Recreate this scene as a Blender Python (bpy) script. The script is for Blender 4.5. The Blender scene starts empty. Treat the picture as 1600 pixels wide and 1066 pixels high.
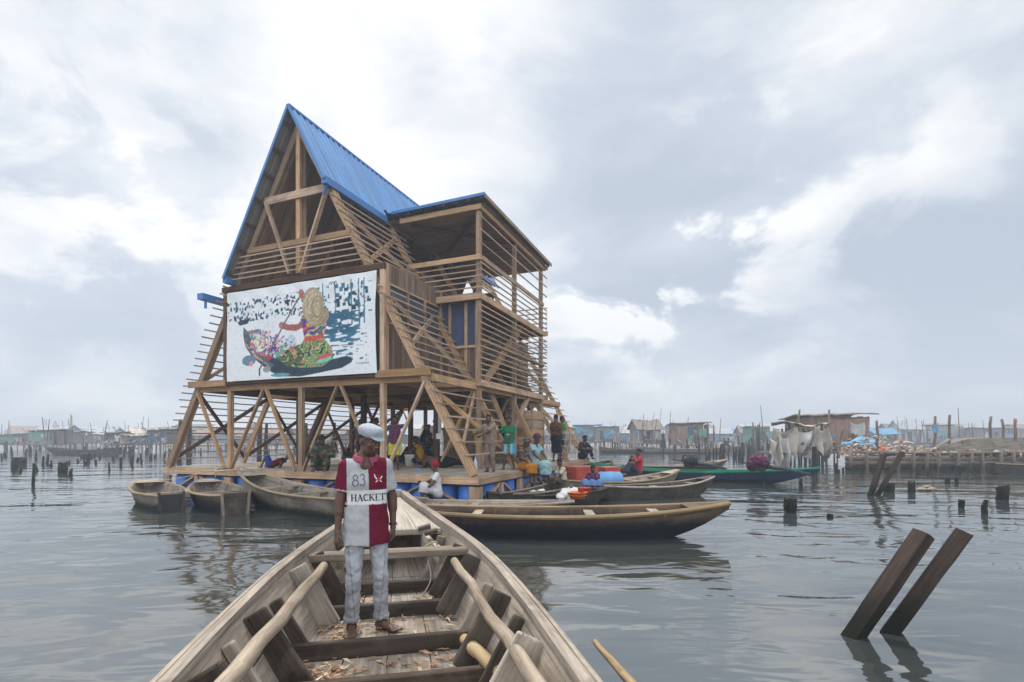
import bpy, math, random
import numpy as np
from mathutils import Vector, Matrix, Euler

random.seed(11); np.random.seed(11)
scene = bpy.context.scene
COL = scene.collection
R = math.radians

# ------------------------------------------------------------------ camera
F_PX, HOR, CAM_H = 790.0, 686.0, 1.55
cam_d = bpy.data.cameras.new("camera")
cam_d.sensor_width = 36.0
cam_d.lens = 36.0 * F_PX / 1600.0
cam_d.shift_y = (HOR - 533.0) / 1600.0
cam_d.clip_start = 0.05; cam_d.clip_end = 6000
cam = bpy.data.objects.new("camera", cam_d)
cam.location = (0, 0, CAM_H); cam.rotation_euler = (R(90), 0, 0)
COL.objects.link(cam); scene.camera = cam

# ------------------------------------------------------------------ node helper
class NT:
    def __init__(s, nt):
        s.nt = nt; s.nt.nodes.clear()
    def n(s, typ, **kw):
        nd = s.nt.nodes.new(typ)
        for k, v in kw.items():
            if k.startswith('i_'):
                key = k[2:]
                key = int(key) if key.isdigit() else key.replace('_', ' ')
                s.set(nd.inputs[key], v)
            else: setattr(nd, k, v)
        return nd
    def set(s, sock, v):
        if isinstance(v, bpy.types.NodeSocket): s.nt.links.new(v, sock)
        elif isinstance(v, bpy.types.Node): s.nt.links.new(v.outputs[0], sock)
        else:
            if sock.type == 'RGBA' and not hasattr(v, '__len__'): v = (v, v, v, 1)
            if sock.type == 'RGBA' and len(v) == 3: v = (*v, 1)
            sock.default_value = v
    def m(s, op, a, b=0.0, c=None, clamp=False):
        nd = s.nt.nodes.new('ShaderNodeMath'); nd.operation = op; nd.use_clamp = clamp
        s.set(nd.inputs[0], a); s.set(nd.inputs[1], b)
        if c is not None: s.set(nd.inputs[2], c)
        return nd.outputs[0]
    def v(s, op, a, b=(0, 0, 0)):
        nd = s.nt.nodes.new('ShaderNodeVectorMath'); nd.operation = op
        s.set(nd.inputs[0], a)
        if op == 'SCALE': s.set(nd.inputs['Scale'], b)
        else: s.set(nd.inputs[1], b)
        return nd.outputs['Value'] if op in ('DOT_PRODUCT', 'LENGTH') else nd.outputs[0]
    def noise(s, vec, scale, detail=4, rough=.55, dist=0.0):
        nd = s.n('ShaderNodeTexNoise'); s.set(nd.inputs['Vector'], vec)
        nd.inputs['Scale'].default_value = scale; nd.inputs['Detail'].default_value = detail
        nd.inputs['Roughness'].default_value = rough; nd.inputs['Distortion'].default_value = dist
        return nd.outputs['Fac']
    def ramp(s, fac, stops, interp='LINEAR'):
        nd = s.n('ShaderNodeValToRGB'); cr = nd.color_ramp; cr.interpolation = interp
        while len(cr.elements) < len(stops): cr.elements.new(.5)
        for e, (p, c) in zip(cr.elements, stops):
            e.position = p
            e.color = (c, c, c, 1) if not hasattr(c, '__len__') else (*c[:3], 1)
        s.set(nd.inputs[0], fac); return nd.outputs[0]
    def mix(s, fac, a, b, mode='MIX'):
        nd = s.n('ShaderNodeMix', data_type='RGBA', blend_type=mode)
        s.set(nd.inputs[0], fac); s.set(nd.inputs[6], a); s.set(nd.inputs[7], b)
        return nd.outputs[2]
    def maprange(s, x, a, b, c=0.0, d=1.0, smooth=False):
        nd = s.n('ShaderNodeMapRange'); nd.clamp = True
        if smooth: nd.interpolation_type = 'SMOOTHSTEP'
        s.set(nd.inputs[0], x)
        for i, q in enumerate((a, b, c, d)): nd.inputs[i + 1].default_value = q
        return nd.outputs[0]

# ------------------------------------------------------------------ world: hazy broken overcast
SUN_EL, SUN_AZ = R(58), R(-25)          # azimuth measured from straight ahead (+Y), negative = left
world = bpy.data.worlds.new("World"); scene.world = world; world.use_nodes = True
W = NT(world.node_tree)
tc = W.n('ShaderNodeTexCoord'); D = tc.outputs['Generated']
sky = W.n('ShaderNodeTexSky', sky_type='NISHITA', sun_disc=False)
sky.sun_elevation = SUN_EL; sky.sun_rotation = SUN_AZ; sky.dust_density = 3.0; sky.air_density = 1.0
sep = W.n('ShaderNodeSeparateXYZ'); W.set(sep.inputs[0], D)
X_, Y_, Z_ = sep.outputs
zc = W.m('MAXIMUM', Z_, 0.0)
den = W.m('ADD', zc, .22)
pl = W.n('ShaderNodeCombineXYZ'); W.set(pl.inputs[0], W.m('DIVIDE', X_, den)); W.set(pl.inputs[1], W.m('DIVIDE', Y_, den)); pl.inputs[2].default_value = 3.7
big = W.noise(pl.outputs[0], .9, 7, .5, .35)
st = W.v('MULTIPLY', D, (1, 1, 2.0))
puff = W.noise(W.v('ADD', st, (2.3, .7, .4)), 2.9, 9, .56, .35)
def blob(x, y, power):
    v = Vector((x - 800, F_PX, HOR - y)).normalized()
    return W.m('POWER', W.m('MAXIMUM', W.v('DOT_PRODUCT', D, tuple(v)), 0.0), power)
val = W.m('MULTIPLY_ADD', big, 1.75, -.355)
val = W.m('ADD', val, W.m('MULTIPLY', W.m('SUBTRACT', puff, .5), 1.25))
for (x, y, p, a) in [(690, 60, 14, .12), (200, 250, 8, .04), (960, 470, 120, .12), (1120, 400, 60, .14), (1000, 190, 26, -.20),
                     (1560, 620, 14, -.18), (1250, 620, 30, -.12), (640, 170, 130, -.16), (1330, 270, 60, .06), (180, 400, 30, -.14), (1600, 20, 14, -.12)]:
    val = W.m('ADD', val, W.m('MULTIPLY', blob(x, y, p), a))
cn = W.maprange(W.noise(W.v('ADD', W.v('MULTIPLY', D, (1, 1, 1.5)), (5.1, 1.2, 2.2)), 4.6, 10, .55, .3), .47, .575, 0, 1, True)
reg = W.m('ADD', W.m('ADD', W.m('MULTIPLY', blob(965, 460, 90), .75), W.m('MULTIPLY', blob(1150, 380, 55), .5)), W.m('ADD', W.m('MULTIPLY', blob(90, 430, 22), .42), W.m('MULTIPLY', blob(1450, 330, 40), .15)))
val = W.m('ADD', val, W.m('MULTIPLY', W.m('SUBTRACT', cn, .25), reg))
ccol = W.ramp(val, [(.12, (.375, .425, .495)), (.36, (.45, .492, .56)), (.52, (.55, .585, .632)), (.66, (.65, .668, .692)), (.84, (.785, .785, .775))])
hz = W.maprange(Z_, 0.0, .24, 1.0, 0.0, True)
ccol = W.mix(W.m('MULTIPLY', hz, .55), ccol, (.53, .575, .62))
boost = W.m('ADD', 1.0, W.m('MULTIPLY', W.maprange(Y_, .1, -.7, 0, 1, True), 1.15))  # unseen sky behind the camera brightened, added as fill for camera-facing surfaces
boost = W.m('ADD', boost, W.m('MULTIPLY', W.maprange(Z_, .66, .95, 0, 1, True), 1.0))  # sky overhead brightened as well, added top light from out of view
bgA = W.n('ShaderNodeBackground', i_Color=sky.outputs[0], i_Strength=.09)
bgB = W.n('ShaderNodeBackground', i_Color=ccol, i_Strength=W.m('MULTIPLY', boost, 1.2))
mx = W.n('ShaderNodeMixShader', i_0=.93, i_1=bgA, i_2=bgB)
W.n('ShaderNodeOutputWorld', i_Surface=mx)

sun_d = bpy.data.lights.new("sun", 'SUN'); sun_d.energy = 2.7; sun_d.angle = R(10); sun_d.color = (1, .95, .87)
sun = bpy.data.objects.new("sun", sun_d); COL.objects.link(sun)
sdir = Vector((math.sin(SUN_AZ) * math.cos(SUN_EL), math.cos(SUN_AZ) * math.cos(SUN_EL), math.sin(SUN_EL)))
sun.rotation_euler = (-sdir).to_track_quat('-Z', 'Y').to_euler()
sun.location = (0, 0, 40)

vs = scene.view_settings
scene.display_settings.display_device = 'sRGB'
vs.view_transform = 'Standard'; vs.look = 'None'; vs.exposure = 0.22; vs.gamma = 1.0
scene.render.engine = 'CYCLES'
cy = scene.cycles
cy.max_bounces = 6; cy.diffuse_bounces = 3; cy.glossy_bounces = 3; cy.transmission_bounces = 4; cy.volume_bounces = 0; cy.transparent_max_bounces = 6
cy.caustics_reflective = False; cy.caustics_refractive = False
cy.use_denoising = True
cy.sample_clamp_indirect = 6.0

# ------------------------------------------------------------------ helpers
def px(x, y, z=0.0):
    """point at height z on the sight line of photo pixel (x, y)"""
    Y = (CAM_H - z) * F_PX / (y - HOR)
    return Vector(((x - 800) / F_PX * Y, Y, z))
def pxd(x, y, Y):
    """point at depth Y"""
    return Vector(((x - 800) / F_PX * Y, Y, CAM_H - (y - HOR) * Y / F_PX))

def tag(o, label=None, cat=None, group=None, kind=None):
    if label: o['label'] = label
    if cat: o['category'] = cat
    if group: o['group'] = group
    if kind: o['kind'] = kind
    return o
def empty(name, loc=(0, 0, 0), rz=0.0, label=None, cat=None, group=None):
    o = bpy.data.objects.new(name, None); COL.objects.link(o)
    o.empty_display_size = .2
    o.location = loc; o.rotation_euler = (0, 0, rz)
    return tag(o, label, cat, group)
def copy_tree(o, parent=None):
    c = o.copy(); COL.objects.link(c)
    if parent is not None: c.parent = parent
    for ch in o.children: copy_tree(ch, c)
    return c

class MB:
    def __init__(s):
        s.v = []; s.f = []; s.uv = []; s.rn = []; s.mi = []
    def face(s, idx, uv=None, rn=None, mi=0):
        s.f.append(tuple(idx)); s.uv.append(uv or [(0, 0)] * len(idx)); s.rn.append(rn or (.5, .5)); s.mi.append(mi)
    def poly(s, pts, mi=0, rn=None, uvs=None):
        b = len(s.v); pts = [Vector(p) for p in pts]; s.v += pts
        if uvs is None:
            e = (pts[1] - pts[0]); L = e.length or 1; e = e / L
            n = e.cross(pts[-1] - pts[0]); n.normalize(); g = n.cross(e)
            uvs = [((p - pts[0]).dot(e), (p - pts[0]).dot(g)) for p in pts]
        s.face(range(b, b + len(pts)), uvs, rn or (random.random(), random.random()), mi); return s
    def beam(s, p0, p1, w, h, up=(0, 0, 1), mi=0, taper=1.0, jit=0.0, rn=None):
        p0 = Vector(p0); p1 = Vector(p1); d = p1 - p0; L = d.length; d = d / L
        up = Vector(up)
        if abs(d.dot(up.normalized())) > .98: up = Vector((0, 1, 0)) if abs(d.y) < .9 else Vector((1, 0, 0))
        sd = d.cross(up).normalized(); up = sd.cross(d).normalized()
        b = len(s.v); rn = rn or (random.random(), random.random())
        for (p, k) in ((p0, 1.0), (p1, taper)):
            for (a, c) in ((-1, -1), (1, -1), (1, 1), (-1, 1)):
                q = p + sd * a * w / 2 * k + up * c * h / 2 * k
                if jit: q = q + Vector((random.uniform(-jit, jit), random.uniform(-jit, jit), random.uniform(-jit, jit)))
                s.v.append(q)
        o = 0.0
        for i in range(4):
            j = (i + 1) % 4; wd = w if i % 2 == 0 else h
            s.face((b + i, b + 4 + i, b + 4 + j, b + j), [(0, o), (L, o), (L, o + wd), (0, o + wd)], rn, mi); o += wd
        s.face((b, b + 1, b + 2, b + 3), [(0, 0), (.01, w), (.02, w), (.03, 0)], rn, mi)
        s.face((b + 7, b + 6, b + 5, b + 4), [(0, 0), (.01, w), (.02, w), (.03, 0)], rn, mi)
        return s
    def box(s, c, size, rz=0.0, mi=0, rn=None):
        c = Vector(c); sx, sy, sz = size
        ax = Vector((math.cos(rz), math.sin(rz), 0))
        return s.beam(c - ax * sx / 2, c + ax * sx / 2, sy, sz, mi=mi, rn=rn)
    def tube(s, pts, radii, n=8, mi=0, rn=None, cap=True, flat=1.0):
        pts = [Vector(p) for p in pts]
        if not hasattr(radii, '__len__'): radii = [radii] * len(pts)
        b = len(s.v); rn = rn or (random.random(), random.random()); L = 0; prev = None; Ls = []
        for i, p in enumerate(pts):
            d = (pts[min(i + 1, len(pts) - 1)] - pts[max(i - 1, 0)]).normalized()
            if prev is None:
                ref = Vector((0, 0, 1)) if abs(d.z) < .9 else Vector((0, 1, 0))
                a = d.cross(ref).normalized()
            else:
                a = (prev - d * prev.dot(d)).normalized()
            prev = a; c = d.cross(a)
            if i: L += (p - pts[i - 1]).length
            Ls.append(L)
            for k in range(n):
                t = 2 * math.pi * k / n
                s.v.append(p + (a * math.cos(t) + c * math.sin(t) * flat) * radii[i])
        for i in range(len(pts) - 1):
            for k in range(n):
                k2 = (k + 1) % n; r_ = radii[i] * 6.28
                s.face((b + i * n + k, b + i * n + k2, b + (i + 1) * n + k2, b + (i + 1) * n + k),
                       [(Ls[i], r_ * k / n), (Ls[i], r_ * (k + 1) / n), (Ls[i + 1], r_ * (k + 1) / n), (Ls[i + 1], r_ * k / n)], rn, mi)
        if cap:
            s.face([b + k for k in range(n)][::-1], None, rn, mi)
            s.face([b + (len(pts) - 1) * n + k for k in range(n)], None, rn, mi)
        return s
    def grid(s, fn, nu, nv, mi=0, rn=None, su=1.0, sv=1.0):
        b = len(s.v); rn = rn or (random.random(), random.random())
        for j in range(nv + 1):
            for i in range(nu + 1): s.v.append(Vector(fn(i / nu, j / nv)))
        for j in range(nv):
            for i in range(nu):
                a = b + j * (nu + 1) + i
                s.face((a, a + 1, a + nu + 2, a + nu + 1), [(i / nu * su, j / nv * sv), ((i + 1) / nu * su, j / nv * sv), ((i + 1) / nu * su, (j + 1) / nv * sv), (i / nu * su, (j + 1) / nv * sv)], rn, mi)
        return s
    def lathe(s, prof, n=16, mi=0, c=(0, 0, 0), axis='z'):
        b = len(s.v); rn = (random.random(), random.random()); c = Vector(c)
        for (r, z) in prof:
            for k in range(n):
                t = 2 * math.pi * k / n
                q = (r * math.cos(t), r * math.sin(t), z)
                if axis == 'x': q = (z, q[0], q[1])
                if axis == 'y': q = (q[0], z, q[1])
                s.v.append(c + Vector(q))
        for i in range(len(prof) - 1):
            for k in range(n):
                k2 = (k + 1) % n
                s.face((b + i * n + k, b + i * n + k2, b + (i + 1) * n + k2, b + (i + 1) * n + k), [(k / n, prof[i][1]), ((k + 1) / n, prof[i][1]), ((k + 1) / n, prof[i + 1][1]), (k / n, prof[i + 1][1])], rn, mi)
        return s
    def build(s, name, mats, parent=None, smooth=False, bevel=0.0):
        me = bpy.data.meshes.new(name)
        me.from_pydata([tuple(v) for v in s.v], [], s.f)
        if not isinstance(mats, (list, tuple)): mats = [mats]
        for m in mats: me.materials.append(m)
        u1 = me.uv_layers.new(name='UVMap'); u2 = me.uv_layers.new(name='rnd')
        a1 = np.array([c for u in s.uv for c in u], dtype=np.float32).ravel()
        a2 = np.array([r for u, r in zip(s.uv, s.rn) for _ in u], dtype=np.float32).ravel()
        u1.data.foreach_set('uv', a1); u2.data.foreach_set('uv', a2)
        me.polygons.foreach_set('material_index', s.mi)
        if smooth: me.polygons.foreach_set('use_smooth', [True] * len(s.f))
        me.update()
        o = bpy.data.objects.new(name, me); COL.objects.link(o)
        if parent is not None: o.parent = parent
        if bevel:
            bm = o.modifiers.new('bevel', 'BEVEL'); bm.width = bevel; bm.segments = 1; bm.limit_method = 'ANGLE'
        return o

# ------------------------------------------------------------------ materials
def new_mat(name):
    m = bpy.data.materials.new(name); m.use_nodes = True
    t = NT(m.node_tree)
    out = t.n('ShaderNodeOutputMaterial'); b = t.n('ShaderNodeBsdfPrincipled')
    t.nt.links.new(b.outputs[0], out.inputs[0])
    return m, t, b
def wood(name, light, dark, rough=.8, grain=22.0, var=.35, stain=None, stain_amt=.5, stain_scale=1.6, bump=.004, wet=None):
    m, t, b = new_mat(name)
    uv = t.n('ShaderNodeUVMap', uv_map='UVMap').outputs[0]; rn = t.n('ShaderNodeUVMap', uv_map='rnd').outputs[0]
    off = t.v('ADD', uv, t.v('SCALE', rn, 53.0))
    g = t.noise(t.v('MULTIPLY', off, (1.3, grain, 1)), 1.0, 5, .62, .25)
    g2 = t.noise(t.v('MULTIPLY', off, (.5, 5.0, 1)), 1.6, 3, .5, .6)
    f = t.m('MULTIPLY_ADD', g, .75, t.m('MULTIPLY', g2, .35))
    col = t.ramp(f, [(.34, dark), (.68, light)])
    sp = t.n('ShaderNodeSeparateXYZ'); t.set(sp.inputs[0], rn)
    hs = t.n('ShaderNodeHueSaturation'); t.set(hs.inputs['Color'], col)
    t.set(hs.inputs['Value'], t.m('MULTIPLY_ADD', sp.outputs[0], var, 1 - var / 2)); t.set(hs.inputs['Saturation'], t.m('MULTIPLY_ADD', sp.outputs[1], .35, .82))
    col = hs.outputs[0]
    pos = t.n('ShaderNodeNewGeometry').outputs['Position']
    if stain is not None:
        s_ = t.maprange(t.noise(pos, stain_scale, 5, .65, .4), .45, .68, 0, stain_amt, True)
        col = t.mix(s_, col, stain)
    ck = t.maprange(t.noise(t.v('MULTIPLY', off, (.55, grain * 1.7, 1)), 1.0, 4, .6, .15), .60, .68, 0, .75, True)
    col = t.mix(ck, col, tuple(q * .35 for q in dark))
    fine = t.maprange(t.noise(t.v('MULTIPLY', off, (9, 60, 1)), 1.0, 3, .7), .3, .75, .82, 1.1)
    col = t.mix(1.0, col, fine, 'MULTIPLY')
    if wet is not None:      # darker tide band with a ragged edge, at fixed height above the water
        sz = t.n('ShaderNodeSeparateXYZ'); t.set(sz.inputs[0], pos)
        hh = t.m('ADD', sz.outputs[2], t.m('MULTIPLY', t.noise(pos, 5.0, 4, .7), -.16))
        wmask = t.maprange(hh, wet[0], wet[1], 1, 0, True)
        col = t.mix(wmask, col, wet[2])
    t.set(b.inputs['Base Color'], col); b.inputs['Roughness'].default_value = rough
    b.inputs['Specular IOR Level'].default_value = .12
    bp = t.n('ShaderNodeBump', i_Strength=.7, i_Distance=bump); t.set(bp.inputs['Height'], g)
    t.set(b.inputs['Normal'], bp)
    return m
def plain(name, col, rough=.6, var=.15, scale=6.0, metallic=0.0, bump=0.0, spec=.4, dirt=None, dirt_amt=.5, bscale=None):
    m, t, b = new_mat(name)
    pos = t.n('ShaderNodeTexCoord').outputs['Object']
    n_ = t.noise(pos, scale, 5, .6)
    c = t.mix(1.0, (*col, 1), t.maprange(n_, .25, .75, 1 - var, 1 + var), 'MULTIPLY')
    if name == 'blue roof sheet':      # faded runs down the sheets and sheet-to-sheet tint
        sx = t.noise(t.v('MULTIPLY', pos, (.15, 3.2, .15)), 1.0, 4, .7); c = t.mix(1.0, c, t.maprange(sx, .3, .7, .72, 1.28), 'MULTIPLY')
    if dirt is not None:
        c = t.mix(t.maprange(t.noise(pos, scale * .37, 6, .7, .5), .46, .66, 0, dirt_amt, True), c, dirt)
    t.set(b.inputs['Base Color'], c); b.inputs['Roughness'].default_value = rough; b.inputs['Metallic'].default_value = metallic
    b.inputs['Specular IOR Level'].default_value = spec
    if bump:
        bp = t.n('ShaderNodeBump', i_Strength=.6, i_Distance=bump); t.set(bp.inputs['Height'], t.noise(pos, bscale or scale * 4, 4, .6)); t.set(b.inputs['Normal'], bp)
    return m
M = {}
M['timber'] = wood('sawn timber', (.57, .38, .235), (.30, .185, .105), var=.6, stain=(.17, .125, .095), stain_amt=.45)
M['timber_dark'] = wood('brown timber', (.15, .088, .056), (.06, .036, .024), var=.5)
M['lining'] = wood('roof lining boards', (.37, .245, .17), (.19, .12, .08), var=.45)
M['deck'] = wood('deck boards', (.44, .385, .325), (.27, .225, .185), var=.3, stain=(.24, .2, .165), stain_amt=.4)
M['slat'] = wood('thin slats', (.50, .37, .27), (.29, .205, .145), var=.5)
M['clad'] = wood('cladding boards', (.255, .17, .125), (.12, .078, .056), var=.55)
M['boat_grey'] = wood('weathered boat wood', (.43, .37, .305), (.16, .125, .10), var=.5, stain=(.12, .092, .072), stain_amt=.55, stain_scale=2.2, bump=.006)
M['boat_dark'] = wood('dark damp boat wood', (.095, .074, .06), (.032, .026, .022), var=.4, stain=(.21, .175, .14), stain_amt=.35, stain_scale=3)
M['hull_brown'] = wood('brown hull', (.19, .130, .085), (.075, .05, .034), var=.2, stain=(.05, .042, .034), stain_amt=.6, stain_scale=1.3, wet=(.10, .30, (.014, .016, .022)))
M['hull_grey'] = wood('grey hull', (.29, .25, .205), (.13, .108, .088), var=.2, stain=(.085, .075, .06), stain_amt=.6, stain_scale=1.3, wet=(-.02, .16, (.025, .03, .024)))
M['hull_black'] = wood('tarred hull', (.075, .062, .052), (.024, .021, .019), var=.2, stain=(.16, .135, .11), stain_amt=.4, stain_scale=2)
M['rail_tan'] = wood('tan rub rail', (.42, .315, .20), (.23, .165, .10), var=.2, stain=(.2, .15, .1), stain_amt=.5)
M['pole'] = wood('bare pole', (.43, .36, .285), (.15, .115, .085), var=.2, grain=17, bump=.012, stain=(.16, .13, .10), stain_amt=.4, stain_scale=5)
M['bamboo'] = wood('bamboo pole', (.56, .44, .29), (.36, .27, .165), rough=.5, var=.1, grain=9)
M['stake'] = wood('old stake', (.05, .04, .032), (.016, .014, .012), var=.5, stain=(.03, .045, .02), stain_amt=.7, stain_scale=4, wet=(0, .22, (.012, .016, .011)))
M['post_wet'] = wood('old squared post', (.085, .060, .048), (.020, .016, .014), var=.35, grain=30, bump=.012, stain=(.045, .036, .03), stain_amt=.6, stain_scale=3.5, wet=(.0, .42, (.012, .014, .010)))
M['end_grain'] = plain('end grain', (.36, .31, .255), .9, .35, 30, bump=.01)
M['dist_wood'] = plain('far wood', (.17, .13, .10), .9, .4, 1.2)
M['dist_grey'] = plain('far grey boards', (.21, .19, .175), .9, .4, 1.1)
M['thatch'] = plain('thatch', (.20, .17, .14), .95, .4, 3, bump=.05)
M['rust'] = plain('rusty sheet', (.25, .17, .135), .8, .35, 2)
M['zinc'] = plain('zinc sheet', (.36, .37, .38), .6, .25, 2)
M['brick_wall'] = plain('brown boarding', (.25, .165, .13), .9, .25, 2.2)
M['tarp_green'] = plain('green tarpaulin', (.13, .25, .20), .6, .2, 1.5)
M['tarp_blue'] = plain('blue tarpaulin', (.10, .27, .42), .5, .25, 2)
M['tarp_navy'] = plain('dark blue tarpaulin', (.06, .085, .13), .6, .25, 1.5)
M['tarp_white'] = plain('white sheet', (.47, .455, .425), .7, .2, 2, dirt=(.24, .20, .16), dirt_amt=.75)
M['tarp_cream'] = plain('dirty plastic sheet', (.42, .37, .31), .6, .3, 2.5, dirt=(.22, .16, .12), dirt_amt=.6)
M['black'] = plain('black rubber', (.018, .018, .02), .6, .3, 8)
M['motor'] = plain('engine metal', (.05, .055, .06), .45, .3, 8, metallic=.6)
M['roofblue'] = plain('blue roof sheet', (.075, .225, .47), .38, .12, .8, spec=.6, dirt=(.16, .30, .50), dirt_amt=.5)
M['bluetrim'] = plain('blue trim', (.04, .17, .43), .45, .1, 1.5, spec=.5)
M['barrel'] = plain('blue plastic barrel', (.03, .165, .58), .38, .15, 2.0, spec=.5, dirt=(.05, .07, .12), dirt_amt=.45)
M['red_box'] = plain('red plastic', (.42, .065, .045), .45, .15, 3, dirt=(.4, .13, .1), dirt_amt=.4)
M['orange'] = plain('orange plastic', (.75, .16, .02), .4, .1, 3)
M['white_pl'] = plain('white plastic', (.7, .69, .66), .45, .1, 3)
M['blue_pl'] = plain('sky blue plastic', (.14, .33, .62), .4, .1, 3)
M['rope'] = plain('rope', (.42, .36, .26), .9, .2, 30)
M['leaf'] = plain('dry leaf', (.30, .17, .095), .8, .5, 9)
M['leaf2'] = plain('pale husk', (.52, .42, .28), .8, .4, 9)
M['rubbish'] = plain('rubbish', (.46, .33, .23), .9, .5, 2.5, bump=.05)
M['moss'] = plain('moss', (.05, .07, .022), .95, .4, 14, bump=.02)
M['glassy'] = plain('window pane', (.10, .115, .14), .12, .2, 2, spec=.6)
M['curtain'] = plain('blue curtain', (.05, .065, .14), .8, .2, 4)
M['steel'] = plain('grey drainpipe', (.4, .42, .44), .5, .1, 3)
M['green_paint'] = wood('green boat paint', (.02, .20, .12), (.012, .12, .075), var=.1, stain=(.10, .24, .16), stain_amt=.4)
M['blue_paint'] = wood('dark blue boat paint', (.022, .055, .13), (.014, .032, .08), var=.1, stain=(.06, .06, .06), stain_amt=.5, wet=(-.02, .12, (.012, .015, .016)))
M['net'] = plain('net heap', (.31, .255, .20), .95, .4, 8, bump=.03)

m, t, b = new_mat('skin'); M['skin'] = m
pos = t.n('ShaderNodeTexCoord').outputs['Object']
c = t.ramp(t.noise(pos, 9, 4, .6), [(.3, (.062, .030, .019)), (.7, (.108, .052, .032))])
t.set(b.inputs['Base Color'], c); b.inputs['Roughness'].default_value = .48; b.inputs['Specular IOR Level'].default_value = .45
M['hair'] = plain('black hair', (.009, .008, .008), .85, .3, 40, bump=.004)
m, t, b = new_mat('cloth'); M['cloth'] = m
at = t.n('ShaderNodeAttribute', attribute_name='Col'); pos = t.n('ShaderNodeTexCoord').outputs['Object']
c = t.mix(1.0, at.outputs['Color'], t.maprange(t.noise(pos, 30, 4, .7), .25, .75, .86, 1.1), 'MULTIPLY')
t.set(b.inputs['Base Color'], c); b.inputs['Roughness'].default_value = .9; b.inputs['Specular IOR Level'].default_value = .1
bp = t.n('ShaderNodeBump', i_Strength=.5, i_Distance=.012); t.set(bp.inputs['Height'], t.noise(t.v('MULTIPLY', pos, (1, 1, .55)), 16, 3, .5, .8)); t.set(b.inputs['Normal'], bp)
m, t, b = new_mat('printed banner cloth'); M['print'] = m
at = t.n('ShaderNodeAttribute', attribute_name='Col'); t.set(b.inputs['Base Color'], at.outputs['Color']); b.inputs['Roughness'].default_value = .6; b.inputs['Specular IOR Level'].default_value = .2
M['ink'] = plain('dark ink', (.012, .015, .03), .9, .1, 20)
M['ink_grey'] = plain('grey outline ink', (.10, .11, .12), .9, .1, 20)
M['ink_white'] = plain('white print', (.66, .66, .66), .9, .05, 20)
M['ink_red'] = plain('red print', (.40, .012, .02), .9, .05, 20)
M['eye'] = plain('eye white', (.42, .38, .34), .3, .05, 20)
M['watch'] = plain('watch strap', (.02, .02, .022), .4, .1, 20)

# ------------------------------------------------------------------ water
m, t, b = new_mat('lagoon water'); M['water'] = m
pos = t.n('ShaderNodeNewGeometry').outputs['Position']
s1 = t.v('MULTIPLY', pos, (.55, 1.25, 1)); s2 = t.v('MULTIPLY', pos, (.8, 1.6, 1))
h = t.m('MULTIPLY', t.noise(s1, .45, 2, .4, .8), .10)
h = t.m('ADD', h, t.m('MULTIPLY', t.noise(s2, 1.6, 2, .4, .6), .020))
h = t.m('ADD', h, t.m('MULTIPLY', t.noise(s2, 6.5, 2, .5, .3), .0010))
bp = t.n('ShaderNodeBump', i_Strength=1.0, i_Distance=1.0); t.set(bp.inputs['Height'], h); t.set(b.inputs['Normal'], bp)
murk = t.ramp(t.noise(pos, .35, 4, .6), [(.3, (.030, .037, .035)), (.7, (.046, .053, .050))])
t.set(b.inputs['Base Color'], murk)
b.inputs['Roughness'].default_value = .04; b.inputs['IOR'].default_value = 3.1
wb = MB()
wb.poly([(-900, -60, 0), (900, -60, 0), (900, 1500, 0), (-900, 1500, 0)])
water = wb.build('water', M['water']); tag(water, kind='structure')
# ------------------------------------------------------------------ floating school
PLAT = .75
SC_RZ = R(-22.03)
SC_LOC = Vector((-.73, 10.9, PLAT))
school = empty('floating_school', SC_LOC, SC_RZ, 'three storey A-frame timber school with blue metal roof floating on blue barrels', 'building')
def P(s, t, h): return Vector((-s, t, h))          # s: in from the right edge, t: back from the front, h: above the deck
SC_M = Matrix.Translation(SC_LOC) @ Matrix.Rotation(SC_RZ, 4, 'Z')
def SW(s, t, h=0.0): return SC_M @ P(s, t, h)
TB = M['timber']
def part(name, p0, p1, w, h, mat=TB, up=(0, 0, 1)):
    return MB().beam(p0, p1, w, h, up).build(name, mat, school)
AH, AS = 8.72, 4.915
def sr(h): return .12 + h / AH * AS
def sl(h): return 9.95 - h / AH * AS
TS = [0.06, 2.5, 5.0, 7.5, 10.0]
# deck boards (run front to back), in four fields
for k in range(4):
    mb = MB(); s0 = .03 + k * 2.505
    for i in range(14):
        a = s0 + i * .179
        for (t0, t1) in ((.05, 3.4 + random.uniform(-.6, .6)), (0, 0), (0, 10.2)):
            pass
        c1 = random.uniform(3, 4.4); c2 = random.uniform(6.4, 7.6)
        for (t0, t1) in ((.035, c1), (c1 + .006, c2), (c2 + .006, 10.2)):
            z = random.uniform(-.002, .002)
            mb.beam(P(a + .0875, t0, -.02 + z), P(a + .0875, t1, -.02 + z), .172, .036)
    mb.build('deck_panel', M['deck'], school)
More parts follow.
